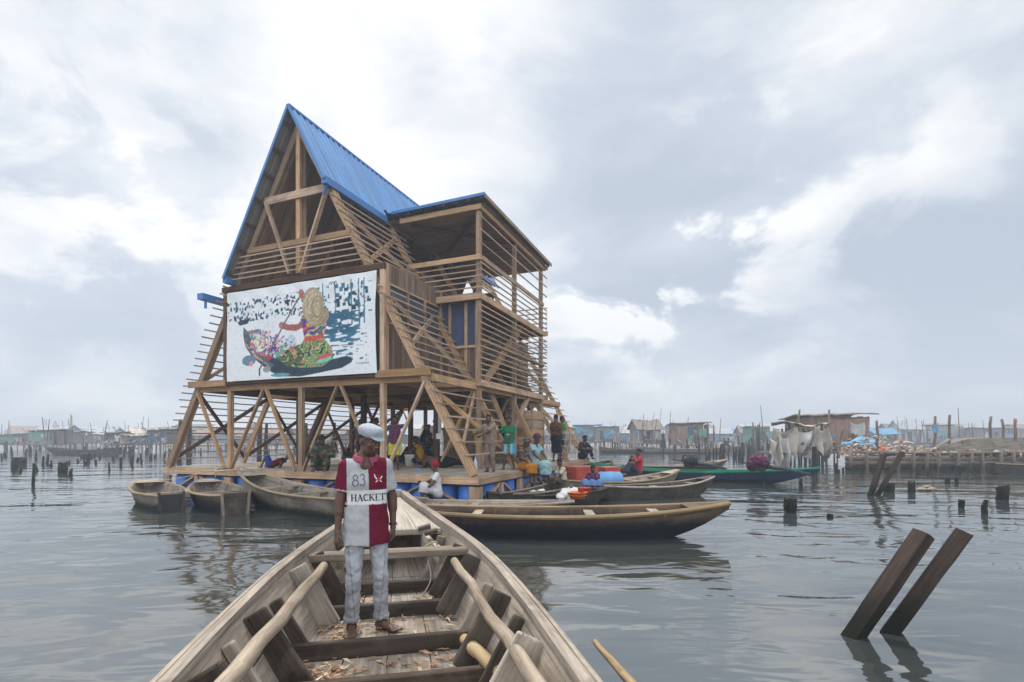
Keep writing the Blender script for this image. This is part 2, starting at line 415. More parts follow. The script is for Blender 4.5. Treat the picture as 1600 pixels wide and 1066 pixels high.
# edge beams, lower frame, stub posts and braces
for (a, b_) in (((-.02, 0, -.115), (10.1, 0, -.115)), ((-.02, 10.25, -.135), (10.1, 10.25, -.135))):
    part('edge_beam', P(*a), P(*b_), .06, .155)
for s in (0.0, 10.08):
    part('edge_beam', P(s, .04, -.115), P(s, 10.21, -.115), .06, .155)
part('lower_beam', P(.1, .05, -.70), P(10.05, .05, -.70), .06, .12); part('lower_beam', P(.06, .1, -.70), P(.06, 10.2, -.70), .06, .12)
for i in range(9):
    q = .1 + i * 1.24
    wide = .24 if i % 2 == 0 else .11
    part('stub_post', P(q, .03, -.24), P(q, .03, -.83), wide, .09, up=(0, 1, 0))
    part('stub_post', P(.035, q, -.24), P(.035, q, -.83), .09, wide, up=(0, 1, 0))
    if i < 8:
        a, c = (q + .14, q + 1.12) if i % 2 else (q + 1.12, q + .14)
        part('deck_brace', P(a, .06, -.26), P(c, .06, -.74), .045, .10, up=(0, 1, 0))
        part('deck_brace', P(.065, a, -.26), P(.065, c, -.74), .045, .10, up=(1, 0, 0))
brl = MB()
prof = [(0, -.43), (.24, -.43), (.275, -.40), (.285, -.17), (.295, -.155), (.285, -.14), (.285, .13), (.295, .145), (.285, .16), (.275, .40), (.24, .43), (0, .43)]
brl.lathe(prof, 16)
b0 = brl.build('barrel', M['barrel'], school, smooth=True); b0.location = P(.36, .36, -.66)
spots = [(s_, .36) for s_ in np.linspace(1.0, 9.65, 15)] + [(.36, t_) for t_ in np.linspace(1.0, 9.8, 15)] + [(9.65, t_) for t_ in np.linspace(1.2, 9.8, 12)] + [(s_, 9.8) for s_ in np.linspace(1.2, 9, 10)] + [(s_, 1.08) for s_ in np.linspace(1.1, 9.2, 13)] + [(1.08, t_) for t_ in np.linspace(1.7, 9.2, 12)]
for (s_, t_) in spots:
    o = b0.copy(); COL.objects.link(o); o.parent = school; o.location = P(s_, t_, -.66 + random.uniform(-.02, .02)); o.rotation_euler.z = random.uniform(0, 6)
# A-frame legs
for i, t in enumerate(TS):
    if i == 0:
        for dt in (-.055, .055):
            part('frame_leg', P(sr(0), t + dt, 0), P(sr(AH), t + dt, AH), .055, .165)
            part('frame_leg', P(sl(0), t + dt, 0), P(sl(AH), t + dt, AH), .055, .165)
    else:
        part('frame_leg', P(sr(0), t, 0), P(sr(AH), t, AH), .09, .15)
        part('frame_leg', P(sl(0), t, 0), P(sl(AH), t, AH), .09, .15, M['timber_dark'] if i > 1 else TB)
# floor beams across each frame, posts
for i, t in enumerate(TS):
    part('floor_beam', P(1.16, t, 2.2), P(8.85, t, 2.2), .09, .2)
    for s in (2.5, 5.0, 7.5):
        if i == 0: part('post', P(s, t, 0), P(s, t, 2.1), .125, .11, up=(0, 1, 0))
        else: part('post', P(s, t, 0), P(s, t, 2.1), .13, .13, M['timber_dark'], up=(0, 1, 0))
for s in (1.22, 2.5, 5.0, 7.5, 8.75):
    part('floor_joist', P(s, .13, 2.205), P(s, 10.05, 2.205), .08, .17, TB if s < 2 else M['timber_dark'])
mb = MB()
for k in range(28):
    a = 2.42 + k * .185
    mb.beam(P(a + .09, -.02, 2.325), P(a + .09, 10.05, 2.325), .18, .04)
mb.build('upper_floor', M['lining'], school)
# W bracing of the open front storey
for (sa, sb) in ((8.68, 7.62), (6.2, 7.38), (6.1, 5.13), (3.78, 4.87), (3.68, 2.62), (1.32, 2.38)):
    part('front_brace', P(sa, -.02, 2.1), P(sb, -.02, .0), .05, .09, up=(0, 1, 0))
for t in (2.5, 5.0, 7.5):
    for (sa, sb) in ((8.68, 7.62), (6.2, 7.38)) if t < 7 else ((8.68, 7.62),):
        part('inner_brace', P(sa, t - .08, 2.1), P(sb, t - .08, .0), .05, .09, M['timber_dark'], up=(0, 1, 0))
    part('inner_brace', P(1.32, t - .08, 2.1), P(2.38, t - .08, 0), .055, .11, TB, up=(0, 1, 0))
# bracing in the sloping side planes
def slope_pt(side, t, h, out=0.0): return P((sr(h) - out) if side == 'r' else (sl(h) + out), t, h)
for k in range(4):
    a, b_ = TS[k], TS[k + 1]
    part('side_brace', slope_pt('l', a, .2), slope_pt('l', b_, 2.15), .05, .11, M['timber_dark'])
    part('side_brace', slope_pt('l', a, 2.1), slope_pt('l', b_, .2, .06), .05, .11, M['timber_dark'])
    part('side_brace', slope_pt('l', a, 2.4), slope_pt('l', b_, 4.6), .05, .10, TB)
for (t0, h0, t1, h1) in ((.06, 2.0, 2.5, .5), (.06, .55, 2.5, 2.1), (.06, 4.35, 2.5, 2.45), (.1, 2.95, 2.5, 4.3), (.06, 6.6, 2.5, 5.0), (.1, 5.05, 2.5, 6.6), (7.5, 2.1, 10, .35), (7.5, .4, 10, 2.1), (7.5, 4.2, 10, 2.5)):
    part('side_brace', slope_pt('r', t0, h0, .0), slope_pt('r', t1, h1, .0), .05, .12)
# slats on the slopes (one screen each)
def jt(a): return a + random.uniform(-.08, .08)
mb = MB(); h = .22
while h < 5.0:
    mb.beam(slope_pt('l', jt(-.28), h, .13), slope_pt('l', jt(10.4), h + random.uniform(-.02, .02), .13), .028, .034); h += .185
mb.build('side_slats', M['slat'], school)
mb = MB()
hs = list(np.arange(.45, 2.3, .285)) + list(np.arange(2.45, 4.55, .21)) + list(np.arange(4.95, 6.8, .21))
for h in hs:
    mb.beam(slope_pt('r', jt(-.3), h, .13), slope_pt('r', jt(3.0 if h < 4.6 else 2.75), h + random.uniform(-.03, .02), .13), .03, .036)
mb.build('side_slats', M['slat'], school)
mb = MB()
for h in np.arange(.3, 4.4, .24):
    mb.beam(slope_pt('r', jt(7.4), h, .13), slope_pt('r', jt(10.4), h, .13), .028, .034)
mb.build('side_slats', M['slat'], school)
# classroom box: side walls with cladding and windows
def clad_wall(p_of, L, h0, h1, name='cladding', bw=.135, mat=None):
    mb = MB(); n = int(L / bw); w = L / n
    for i in range(n):
        a = (i + .5) * w; e = random.uniform(-.004, .004)
        mb.beam(p_of(a, h0, e), p_of(a, h1, e), w - .012, .028, up=p_of.nrm)
    return mb.build(name, mat or M['clad'], school)
def side_w(a, h, e): return P(2.42 - e, .12 + a, h)
side_w.nrm = (1, 0, 0)
clad_wall(side_w, 4.9, 2.38, 3.52); clad_wall(side_w, 2.5, 4.5, 4.92)
def left_w(a, h, e): return P(7.58 + e, .12 + a, h)
left_w.nrm = (1, 0, 0)
clad_wall(left_w, 9.6, 2.38, 4.9)
def back_w(a, h, e): return P(2.5 + a, 9.9, h)
back_w.nrm = (0, 1, 0)
clad_wall(back_w, 5.0, 2.38, 4.8)
def front_w(a, h, e): return P(2.5 + a, .10, h)
front_w.nrm = (0, 1, 0)
clad_wall(front_w, 5.0, 2.38, 4.8)
for k in range(3):
    t0 = .16 + k * .80
    mb = MB()
    for q in (t0, t0 + .78): mb.beam(P(2.42, q, 3.52), P(2.42, q, 4.5), .05, .05, up=(0, 1, 0))
    mb.beam(P(2.42, t0, 3.545), P(2.42, t0 + .78, 3.545), .07, .05); mb.beam(P(2.42, t0, 4.475), P(2.42, t0 + .78, 4.475), .05, .05)
    f = mb.build('window', TB, school)
    lv = MB()
    for q in range(7):
        hh = 3.60 + q * .13
        lv.beam(P(2.44, t0 + .03, hh + .06), P(2.44, t0 + .75, hh + .06), .008, .14, up=(.35 if q % 3 else .9, 0, 1))
    lv.build('louvre_pane', M['glassy'], f)
for q in (.05, 2.56): part('corner_post', P(2.42, q, 2.36), P(2.42, q, 4.9), .10, .10, up=(0, 1, 0))
# front face: posts at the sides and the banner frame rails
for s in (2.44, 7.55): part('front_post', P(s, -.03, 2.32), P(s, -.03, 4.86), .12, .10, TB if s < 3 else M['timber_dark'], up=(0, 1, 0))
part('front_rail', P(2.36, -.06, 4.82), P(7.64, -.06, 4.82), .08, .13, M['timber_dark'])
part('front_rail', P(2.36, -.065, 2.285), P(7.64, -.065, 2.285), .07, .06, M['timber_dark'])
part('front_rail', P(1.14, -.09, 2.31), P(2.6, -.09, 2.31), .06, .17)
part('front_rail', P(7.5, -.09, 2.31), P(8.95, -.09, 2.31), .06, .17)
# loft floor
mb = MB()
for k in range(28):
    a = 2.45 + k * .184; mb.beam(P(a + .09, .1, 4.96), P(a + .09, 9.95, 4.96), .18, .04)
mb.build('loft_floor', M['lining'], school)
# gable: ties, king posts, braces, slats
for t in TS:
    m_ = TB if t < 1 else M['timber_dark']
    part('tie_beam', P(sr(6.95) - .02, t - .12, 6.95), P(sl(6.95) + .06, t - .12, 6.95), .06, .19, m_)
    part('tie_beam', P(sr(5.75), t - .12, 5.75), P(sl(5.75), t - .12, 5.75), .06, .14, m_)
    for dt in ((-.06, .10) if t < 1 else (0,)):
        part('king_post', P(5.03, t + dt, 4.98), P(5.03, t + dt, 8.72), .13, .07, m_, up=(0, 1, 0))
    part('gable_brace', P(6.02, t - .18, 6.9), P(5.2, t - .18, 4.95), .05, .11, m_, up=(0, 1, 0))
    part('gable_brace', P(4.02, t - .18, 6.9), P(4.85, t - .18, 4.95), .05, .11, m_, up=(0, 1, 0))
mb = MB()
for h in (5.02, 5.16, 5.31, 5.46, 5.60): mb.beam(P(sr(h) - .1, -.16, h), P(sl(h) + .1, -.16, h + random.uniform(-.02, .02)), .027, .034)
mb.build('gable_slats', M['slat'], school)
# roof lining under both slopes
ndir = Vector((AH, 0, AS)).normalized()
def lining(side, hlo, t0, t1):
    mb = MB(); t = t0
    f = sr if side == 'r' else sl
    while t < t1:
        mb.beam(P(f(hlo), t + .075, hlo), P(f(AH - .1), t + .075, AH - .1), .145, .02); t += .15
    o = mb.build('roof_lining', M['lining'], school)
    k = .07 if side == 'r' else -.07
    o.location = Vector((k, 0, .03)); return o
lining('l', 4.95, .1, 9.9); lining('r', 6.9, .1, 9.9)
# corrugated roof sheets
UND = {'r': -1.0, 'l': -1.0}
M['under'] = plain('bare underside of roof sheet', (.21, .18, .16), .6, .2, 1.5)
def roof_sheet(side, hlo, t0, t1):
    mb = MB(); f = sr if side == 'r' else sl
    sgn = 1 if side == 'r' else -1
    nrm = Vector((sgn * AH, 0, AS)).normalized()
    prof = []; t = t0; pit = .21
    while t < t1 - .01:
        prof += [(t, 0), (t + .115, 0), (t + .14, .034), (t + .185, .034)]; t += pit
    prof.append((t1, 0))
    off = .15
    hx = AH + off * AH / math.hypot(AH, AS) * AH / AS
    top = P(f(hx), 0, hx); bot = P(f(hlo), 0, hlo)
    for (q0, z0), (q1, z1) in zip(prof[:-1], prof[1:]):
        pts = [bot + nrm * (off + z0) + Vector((0, q0, 0)), bot + nrm * (off + z1) + Vector((0, q1, 0)), top + nrm * (off + z1) + Vector((0, q1, 0)), top + nrm * (off + z0) + Vector((0, q0, 0))]
        mb.poly(pts if side == 'r' else pts[::-1])
    o = mb.build('roof', [M['roofblue'], M['under']], school)
    sm = o.modifiers.new('thick', 'SOLIDIFY'); sm.thickness = .004; sm.material_offset = 1; sm.offset = UND[side]
    return o, nrm, off
rr, nr, off = roof_sheet('r', 6.95, -.34, 2.18)
r2, nr, off = roof_sheet('r', 7.32, 2.18, 10.4)
rl, nl, off = roof_sheet('l', 4.95, -.34, 10.4)
for (f, n_, hlo, ro) in ((sr, nr, 6.95, rr), (sl, nl, 4.95, rl)):
    MB().beam(P(f(hlo), -.35, hlo) + n_ * (off - .01), P(f(AH + .23), -.35, AH + .23) + n_ * (off + .005), .025, .07, up=n_).build('verge_trim', M['bluetrim'], ro)
    g = MB(); a = P(f(hlo), -.32, hlo) + n_ * (off - .04); b_ = P(f(hlo), 2.12 if hlo > 6 else 10.38, hlo) + n_ * (off - .04)
    g.beam(a, b_, .14, .17); g.build('gutter', M['bluetrim'], ro)
    pm = MB()
    for k in range(7):
        hh = hlo + .2 + (AH - hlo - .3) * k / 6.0
        pm.beam(P(f(hh), -.31, hh) + n_ * .115, P(f(hh), 2.1 if (hlo > 6 and hh < 7.3) else 10.3, hh) + n_ * .115, .08, .05, up=n_)
    pm.build('purlins', M['timber_dark'], ro)
MB().beam(P(5.03, -.36, AH + .315), P(5.03, 10.42, AH + .315), .1, .05).build('ridge_cap', M['bluetrim'], school)
part('low_gutter', P(8.05, -.42, 4.62), P(8.05, 10.2, 4.62), .22, .16, M['bluetrim'])
MB().tube([P(8.0, -.3, 4.55), P(8.0, -.3, 4.32)], .035).build('spout', M['bluetrim'], school)
MB().tube([P(sr(6.95) - .12, -.2, 7.0), P(sr(6.95) + .05, -.16, 6.75)], .04).build('spout', M['bluetrim'], school)
# ------ balcony wing on the right
BS, BT0, BT1 = 1.16, 2.44, 7.6
for t in (BT0, 5.0, BT1): part('balcony_post', P(BS, t, 0), P(BS, t, 7.02), .12, .12, up=(0, 1, 0))
for (h, hh) in ((2.3, .17), (4.62, .17), (7.0, .14)):
    part('balcony_beam', P(BS - .10, BT0 - .1, h), P(BS - .10, BT1 + .15, h), .06, hh)
    part('balcony_beam', P(BS - .12, BT0 - .10, h), P(3.6 if h > 3 else 2.5, BT0 - .10, h), .06, hh)
    part('balcony_beam', P(BS - .25, BT1 + .05, h), P(3.3, BT1 + .05, h), .06, hh)
for (h) in (2.40, 4.72):
    mb = MB()
    for k in range(int(1.5 / .16)):
        a = BS + .02 + k * .16; mb.beam(P(a, BT0 - .05, h), P(a, BT1, h), .15, .035)
    mb.build('balcony_floor', M['lining'], school)
part('balcony_rail', P(BS - .1, BT0, 5.66), P(BS - .1, BT1, 5.66), .05, .12)
part('balcony_rail', P(BS - .1, BT0 - .11, 5.66), P(3.35, BT0 - .11, 5.66), .05, .12)
part('balcony_rail', P(BS - .1, BT0, 3.45), P(BS - .1, BT1, 3.45), .05, .10)
mb = MB()
for h in list(np.arange(2.5, 4.5, .155)) + list(np.arange(4.82, 5.6, .165)) + [6.0, 6.35, 6.7]:
    mb.beam(P(BS - .15, BT0 - .2, h), P(BS - .15, BT1 + .25, h + random.uniform(-.02, .02)), .027, .034)
mb.build('balcony_slats', M['slat'], school)
mb = MB()
for h in np.arange(4.84, 5.6, .15): mb.beam(P(BS - .2, BT0 - .16, h), P(3.3, BT0 - .16, h), .027, .033)
mb.build('balcony_slats', M['slat'], school)
mb = MB()
for h in list(np.arange(2.55, 4.4, .2)) + list(np.arange(4.85, 5.6, .18)): mb.beam(P(BS - .2, BT1 + .14, h), P(2.7, BT1 + .14, h), .027, .033)
mb.build('balcony_slats', M['slat'], school)
# flat roof of the wing
mb = MB(); n = 26; t0, t1 = BT0 - .28, BT1 + .3
for k in range(n):
    a = t0 + (t1 - t0) * k / n; w = (t1 - t0) / n
    for (q0, z0, q1, z1) in ((0, 0, .55, 0), (.55, 0, .68, .03), (.68, .03, .88, .03), (.88, .03, 1, 0)):
        mb.poly([P(.86, a + q0 * w, 7.225 + z0), P(.86, a + q1 * w, 7.225 + z1), P(4.12, a + q1 * w, 7.195 + z1), P(4.12, a + q0 * w, 7.195 + z0)])
wr = mb.build('wing_roof', M['roofblue'], school)
wr.modifiers.new('thick', 'SOLIDIFY').thickness = .004
MB().beam(P(.84, t0 - .02, 7.21), P(3.75, t0 - .02, 7.18), .03, .075).build('fascia', M['bluetrim'], wr)
MB().beam(P(.85, t0, 7.17), P(.85, t1, 7.17), .035, .10).build('fascia', TB, wr)
pm = MB()
for a in np.linspace(.95, 3.6, 8): pm.beam(P(a, t0, 7.145), P(a, t1, 7.145), .05, .075)
pm.build('purlins', M['timber_dark'], wr)
mb = MB(); a = t0 + .25
while a < t1 - .2:
    mb.beam(P(.95, a, 7.055), P(4.14, a, 7.055), .15, .015); a += .155
mb.build('ceiling', M['lining'], wr)
part('wing_brace', P(1.2, 2.6, 6.97), P(3.5, 4.9, 6.97), .08, .10, M['timber_dark']); part('wing_brace', P(3.4, 2.6, 6.96), P(1.2, 4.9, 6.96), .08, .08, M['timber_dark'])
# inner walls seen behind the balcony
def wing_w(a, h, e): return P(2.5 + .0, 2.6 + a, h)
wing_w.nrm = (1, 0, 0)
clad_wall(wing_w, 7.2, 3.54, 4.6)
def loft_w(a, h, e): return P(3.75, 2.6 + a, h)
loft_w.nrm = (1, 0, 0)
clad_wall(loft_w, 3.2, 5.0, 6.0)
def ent_w(a, h, e): return P(1.35 + a, 2.62, h)
ent_w.nrm = (0, 1, 0)
clad_wall(ent_w, 1.05, 2.42, 3.30)
mb = MB()
for q in (1.3, 1.62, 2.12): mb.beam(P(q, 2.6, 2.4), P(q, 2.6, 4.55), .08, .08, up=(0, 1, 0))
mb.beam(P(1.26, 2.58, 3.33), P(2.4, 2.58, 3.33), .08, .07)
fr = mb.build('window', TB, school)
MB().beam(P(1.34, 2.63, 3.95), P(2.4, 2.63, 3.95), .01, 1.15).build('pane', M['curtain'], fr)
# stairs
def stair(s0, s1, ta, ha, tb, hb, nst):
    st = MB()
    for s in (s0, s1): st.beam(P(s, ta, ha), P(s, tb, hb), .05, .26)
    o = st.build('stair', TB, school)
    tr = MB()
    for k in range(nst):
        f = (k + .7) / nst
        tr.beam(P(s0 + .03, ta + (tb - ta) * f, ha + (hb - ha) * f), P(s1 - .03, ta + (tb - ta) * f, ha + (hb - ha) * f), .24, .04)
    tr.build('treads', M['deck'], o)
stair(1.38, 2.2, 3.3, 2.45, 6.3, 4.7, 11)
stair(1.38, 2.2, 5.9, 0, 3.5, 2.35, 11)
# plank closet (wet room) under the wing
def lapped(pa, pb, h0, h1, out, name='closet_wall', step=.29):
    mb = MB(); h = h0; pa = Vector(pa); pb = Vector(pb); out = Vector(out)
    while h < h1 - .01:
        e = min(h + step + .02, h1 + .02)
        mb.beam(pa + Vector((0, 0, (h + e) / 2)), pb + Vector((0, 0, (h + e) / 2)), .022, e - h, up=Vector((0, 0, 1)) - out * .09)
        h += step
    return mb.build(name, TB, school)
lapped(P(1.02, 6.2, 0), P(2.3, 6.2, 0), .02, 1.75, (0, -1, 0)); lapped(P(1.0, 6.2, 0), P(1.0, 7.5, 0), .02, 1.75, (1, 0, 0))
lapped(P(2.3, 6.22, 0), P(4.4, 6.22, 0), .02, 2.1, (0, -1, 0)); lapped(P(2.32, 7.5, 0), P(1.0, 7.5, 0), .02, 1.75, (0, 1, 0))
part('knee_brace', P(BS, 5.0, 1.2), P(BS, 6.3, 2.22), .1, .16)
part('knee_brace', P(BS + .25, 2.9, .02), P(BS + .2, 3.9, .95), .09, .2)
part('downpipe', P(2.32, 2.36, .9), P(2.32, 2.36, 2.15), .07, .07, M['steel'])
MB().beam(P(2.32, 2.35, .8), P(2.32, 2.35, .95), .16, .1).build('switch_box', M['white_pl'], school)

# ------------------------------------------------------------------ banner
def raster(nx, ny, asp):
    """the printed picture as albedo per grid point: u right, v up, in units of the banner's height"""
    u, v = np.meshgrid(np.linspace(0, asp, nx), np.linspace(0, 1, ny))
    img = np.ones((ny, nx, 3)) * np.array([.80, .81, .84])
    rs = np.random.RandomState(5)
    def smooth_noise(sx, sy, seed):
        r_ = np.random.RandomState(seed); g = r_.rand(sy + 2, sx + 2)
        x = u / asp * sx; y = v * sy; xi = x.astype(int); yi = y.astype(int); fx = x - xi; fy = y - yi
        return (g[yi, xi] * (1 - fx) + g[yi, xi + 1] * fx) * (1 - fy) + (g[yi + 1, xi] * (1 - fx) + g[yi + 1, xi + 1] * fx) * fy
    def poly(pts, col, noise=None):
        pts = [(p[0], p[1]) for p in pts]
        ins = np.zeros(u.shape, bool)
        for (x0, y0), (x1, y1) in zip(pts, pts[1:] + pts[:1]):
            c = ((y0 > v) != (y1 > v))
            xx = (x1 - x0) * (v - y0) / ((y1 - y0) if y1 != y0 else 1e-9) + x0
            ins ^= c & (u < xx)
        c = np.array(col)
        if noise is not None: img[ins] = (c * (1 + .5 * (noise[..., None] - .5)))[ins] if c.ndim == 1 else c
        else: img[ins] = c
        return ins
    def ell(cx, cy, rx, ry, col, rot=0.0):
        c, s = math.cos(rot), math.sin(rot); a = ((u - cx) * c + (v - cy) * s) / rx; b = (-(u - cx) * s + (v - cy) * c) / ry
        k = a * a + b * b < 1; img[k] = np.array(col); return k
    def line(p0, p1, w, col):
        p0 = np.array(p0); d = np.array(p1) - p0; t_ = np.clip(((u - p0[0]) * d[0] + (v - p0[1]) * d[1]) / (d @ d), 0, 1)
        k = np.hypot(u - p0[0] - t_ * d[0], v - p0[1] - t_ * d[1]) < w; img[k] = np.array(col)
    navy = (.015, .045, .075); teal = (.03, .15, .23)
    n1 = smooth_noise(70, 40, 1); n2 = smooth_noise(26, 60, 2); n3 = smooth_noise(90, 22, 3)
    a = (v > .66) & (v < .90) & (u < 1.02) & (n1 * .6 + n3 * .5 > .70); img[a] = navy
    for _ in range(150):
        x = rs.uniform(.02, 1.0); y = rs.choice([.87, .82, .74, .69]) + rs.uniform(-.025, .02); w = rs.uniform(.005, .028); h_ = rs.uniform(.006, .04)
        poly([(x, y), (x + w, y), (x + w, y - h_), (x, y - h_)], navy if rs.rand() < .7 else teal)
    for k in range(120):
        x = rs.uniform(1.10, 1.72); y = rs.uniform(.58, .93); w = rs.uniform(.006, .05); h_ = rs.uniform(.006, .05)
        poly([(x, y), (x + w, y), (x + w, y - h_), (x, y - h_)], navy if rs.rand() < .6 else teal)
    for x in (1.20, 1.34, 1.52, 1.6, 1.66): poly([(x, .95), (x + .012, .95), (x + .02, .5), (x + .004, .5)], teal)
    a = (u > 1.17) & (u < 1.62) & (v > .18) & (v < .64) & (n2 * (1.15 - abs(u - 1.42) * 1.6) * (.55 + v * .75) > .40); img[a] = teal
    a = (u > 1.17) & (u < 1.55) & (v > .42) & (v < .66) & (n2 * .6 + n1 * .5 > .5); img[a] = (.02, .10, .17)
    a = (u > 1.18) & (u < 1.7) & (v > .12) & (v < .45) & (smooth_noise(34, 80, 9) > .72); img[a] = teal
    # far boat, cargo boat
    poly([(.14, .66), (.33, .70), (.27, .63), (.17, .62)], navy)
    hull = [(.22, .60), (.27, .55), (.42, .47), (.60, .28), (.8, .17), (1.1, .15), (1.35, .17), (1.48, .19), (1.55, .16), (1.53, .12), (1.42, .07), (1.2, .04), (.95, .01), (.75, .02), (.60, .07), (.48, .15), (.34, .26), (.25, .38), (.22, .5)]
    poly(hull, (.03, .055, .075), n1)
    poly([(.22, .60), (.27, .55), (.42, .33), (.62, .15), (.58, .12), (.38, .24), (.25, .40)], (.10, .12, .16), n1)
    poly([(.235, .44), (.40, .265), (.55, .165), (.56, .15), (.39, .24), (.235, .41)], (.42, .28, .18))
    poly([(.27, .55), (.43, .56), (.43, .48), (.30, .49)], (.22, .19, .15), n1)
    ell(.30, .22, .09, .06, (.12, .22, .3)); ell(.33, .185, .03, .03, (.62, .25, .28))
    cols = [(.65, .60, .42), (.68, .66, .5), (.70, .10, .07), (.35, .10, .35), (.04, .06, .30), (.06, .3, .2), (.7, .7, .72), (.65, .25, .4), (.10, .22, .5), (.74, .72, .64)]
    for _ in range(260):
        x = rs.uniform(.32, .90); y = .50 - (x - .3) * .30 + rs.uniform(-.17, .08)
        if y > .54 or y < .15: continue
        ell(x, y, rs.uniform(.008, .034), rs.uniform(.006, .022), cols[rs.randint(len(cols))], rs.uniform(0, 3))
    ell(.40, .42, .08, .05, (.67, .63, .45)); ell(.44, .36, .05, .06, (.70, .66, .46)); ell(.335, .40, .022, .03, (.7, .12, .09))
    ell(.72, .30, .11, .06, (.07, .40, .28)); ell(.62, .33, .09, .045, (.02, .04, .22)); ell(.84, .36, .06, .10, (.55, .58, .66)); ell(.56, .24, .03, .03, (.5, .03, .03))
    for _ in range(240):
        x = rs.uniform(.34, .92); y = .47 - (x - .3) * .30 + rs.uniform(-.15, .07)
        if .16 < y < .52: ell(x, y, rs.uniform(.005, .02), rs.uniform(.004, .012), cols[rs.randint(len(cols))], rs.uniform(0, 3))
    # water at the bow of the boat
    ell(.53, .11, .05, .035, (.30, .32, .28)); ell(.70, .04, .12, .02, (.10, .30, .35))
    # the paddler, seen from behind
    def pat(ins, cs, seed, sx=60, sy=40):
        n_ = smooth_noise(sx, sy, seed); n_ = (n_ - n_[ins].min()) / (n_[ins].ptp() if hasattr(n_[ins], 'ptp') else np.ptp(n_[ins])); q = np.clip((n_ * len(cs)).astype(int), 0, len(cs) - 1)
        img[ins] = np.array(cs)[q][ins]
    body = poly([(.95, .16), (.92, .30), (1.00, .40), (.95, .60), (.98, .66), (1.24, .66), (1.26, .55), (1.22, .40), (1.32, .27), (1.33, .17), (1.2, .10), (1.0, .1)], (.1, .1, .3))
    pat(body & (v > .40), [(.03, .05, .24), (.03, .05, .24), (.60, .09, .06), (.65, .55, .20), (.03, .06, .28), (.12, .16, .05)], 21, 44, 30)
    pat(body & (v <= .42), [(.02, .03, .05), (.10, .26, .07), (.30, .42, .12), (.03, .05, .10), (.55, .40, .12), (.04, .14, .2)], 22, 60, 38)
    k = body & (abs(v - .40 - (u - 1.1) * .08) < .022); img[k] = (.62, .06, .05)
    k2 = poly([(.66, .22), (.78, .30), (.98, .36), (1.0, .1), (.8, .12)], (.1, .1, .1)); pat(k2, [(.02, .03, .03), (.10, .15, .05), (.04, .07, .05), (.42, .42, .18), (.55, .1, .06)], 23, 70, 44)
    k = poly([(1.14, .20), (1.30, .24), (1.31, .20), (1.16, .16)], (.6, .1, .08)); poly([(1.14, .16), (1.31, .20), (1.32, .17), (1.16, .13)], (.2, .55, .45))
    arm = [(.70, .575), (.74, .60), (.80, .57), (.92, .56), (.97, .60), (.98, .52), (.90, .49), (.78, .51), (.70, .545)]
    poly(arm, (.36, .10, .075))
    line((.95, .87), (.44, .12), .0095, (.16, .13, .15)); line((.44, .12), (.44, .05), .010, (.06, .06, .07))
    ell(.715, .57, .03, .035, (.42, .13, .10)); ell(.955, .88, .03, .045, (.45, .15, .11)); line((.955, .86), (1.0, .80), .02, (.42, .13, .10))
    hm = ell(1.095, .735, .125, .195, (.50, .39, .23), .12) | ell(1.165, .61, .115, .095, (.43, .33, .19), .35)
    ell(1.07, .77, .075, .13, (.55, .44, .27), .1); ell(1.135, .715, .058, .105, (.30, .21, .115), .1); ell(1.143, .72, .050, .095, (.52, .42, .26), .1)
    rr_ = np.hypot(u - 1.13, (v - .70) * .8); img[hm] *= (.86 + .14 * np.sin(rr_ * 170))[hm][:, None]; img[hm & (u > 1.17)] *= .82
    hat = (np.hypot((u - 1.11) / .16, (v - .69) / .24) < 1) & (n1 > .66) & (img[..., 0] > .4); img[hat] *= .8
    # small marks
    for k in range(3): line((1.28 + k * .03, .925), (1.295 + k * .03, .955), .004, (.1, .1, .12)); line((1.295 + k * .03, .955), (1.31 + k * .03, .93), .004, (.1, .1, .12))
    for k in range(9): poly([(1.58 + k * .016, .115), (1.59 + k * .016, .115), (1.59 + k * .016, .10), (1.58 + k * .016, .10)], (.25, .25, .28))
    g = smooth_noise(120, 70, 31)[..., None]; img *= .88 + .24 * g
    w_ = smooth_noise(200, 110, 33)[..., None]; col_ = (img.max(2, keepdims=True) - img.min(2, keepdims=True)) > .06
    img = np.where(col_, img * (.72 + .6 * w_) + .02, img)
    b_ = img.copy(); b_[1:-1, 1:-1] = (img[1:-1, 1:-1] * 4 + img[:-2, 1:-1] + img[2:, 1:-1] + img[1:-1, :-2] + img[1:-1, 2:]) / 8
    return np.clip(b_ * np.array([.95, .97, 1.0]), 0, .8)
BN_W, BN_H = 4.86, 2.36
NX, NY = 440, 240
img = raster(NX, NY, 1.80)
uu, vv = np.meshgrid(np.linspace(0, 1, NX), np.linspace(0, 1, NY))
xx = 2.53 + (1 - uu) * BN_W + (-.05 * np.sin(vv * math.pi) * np.clip((uu - .9) / .1, 0, 1)) * -1
zz = 2.33 + vv * (BN_H + .02 * uu)
yy = -.145 - .012 * np.sin(uu * 9 + vv * 6) * np.sin(vv * 3.1) - .006 * np.sin(uu * 26 - vv * 19) * vv - .008 * np.sin(uu * 40 + vv * 25) * np.clip((vv - .6) / .4, 0, 1)
pts = [tuple(SC_M @ Vector((-a, b_, c))) for a, b_, c in zip(xx.ravel(), yy.ravel(), zz.ravel())]
fc = [(j * NX + i, j * NX + i + 1, (j + 1) * NX + i + 1, (j + 1) * NX + i) for j in range(NY - 1) for i in range(NX - 1)]
me = bpy.data.meshes.new('banner'); me.from_pydata(pts, [], fc); me.materials.append(M['print'])
at = me.color_attributes.new('Col', 'FLOAT_COLOR', 'POINT')
at.data.foreach_set('color', np.concatenate([img.reshape(-1, 3), np.ones((NX * NY, 1))], 1).astype(np.float32).ravel())
me.polygons.foreach_set('use_smooth', [True] * len(fc))
bn = bpy.data.objects.new('banner', me); COL.objects.link(bn)
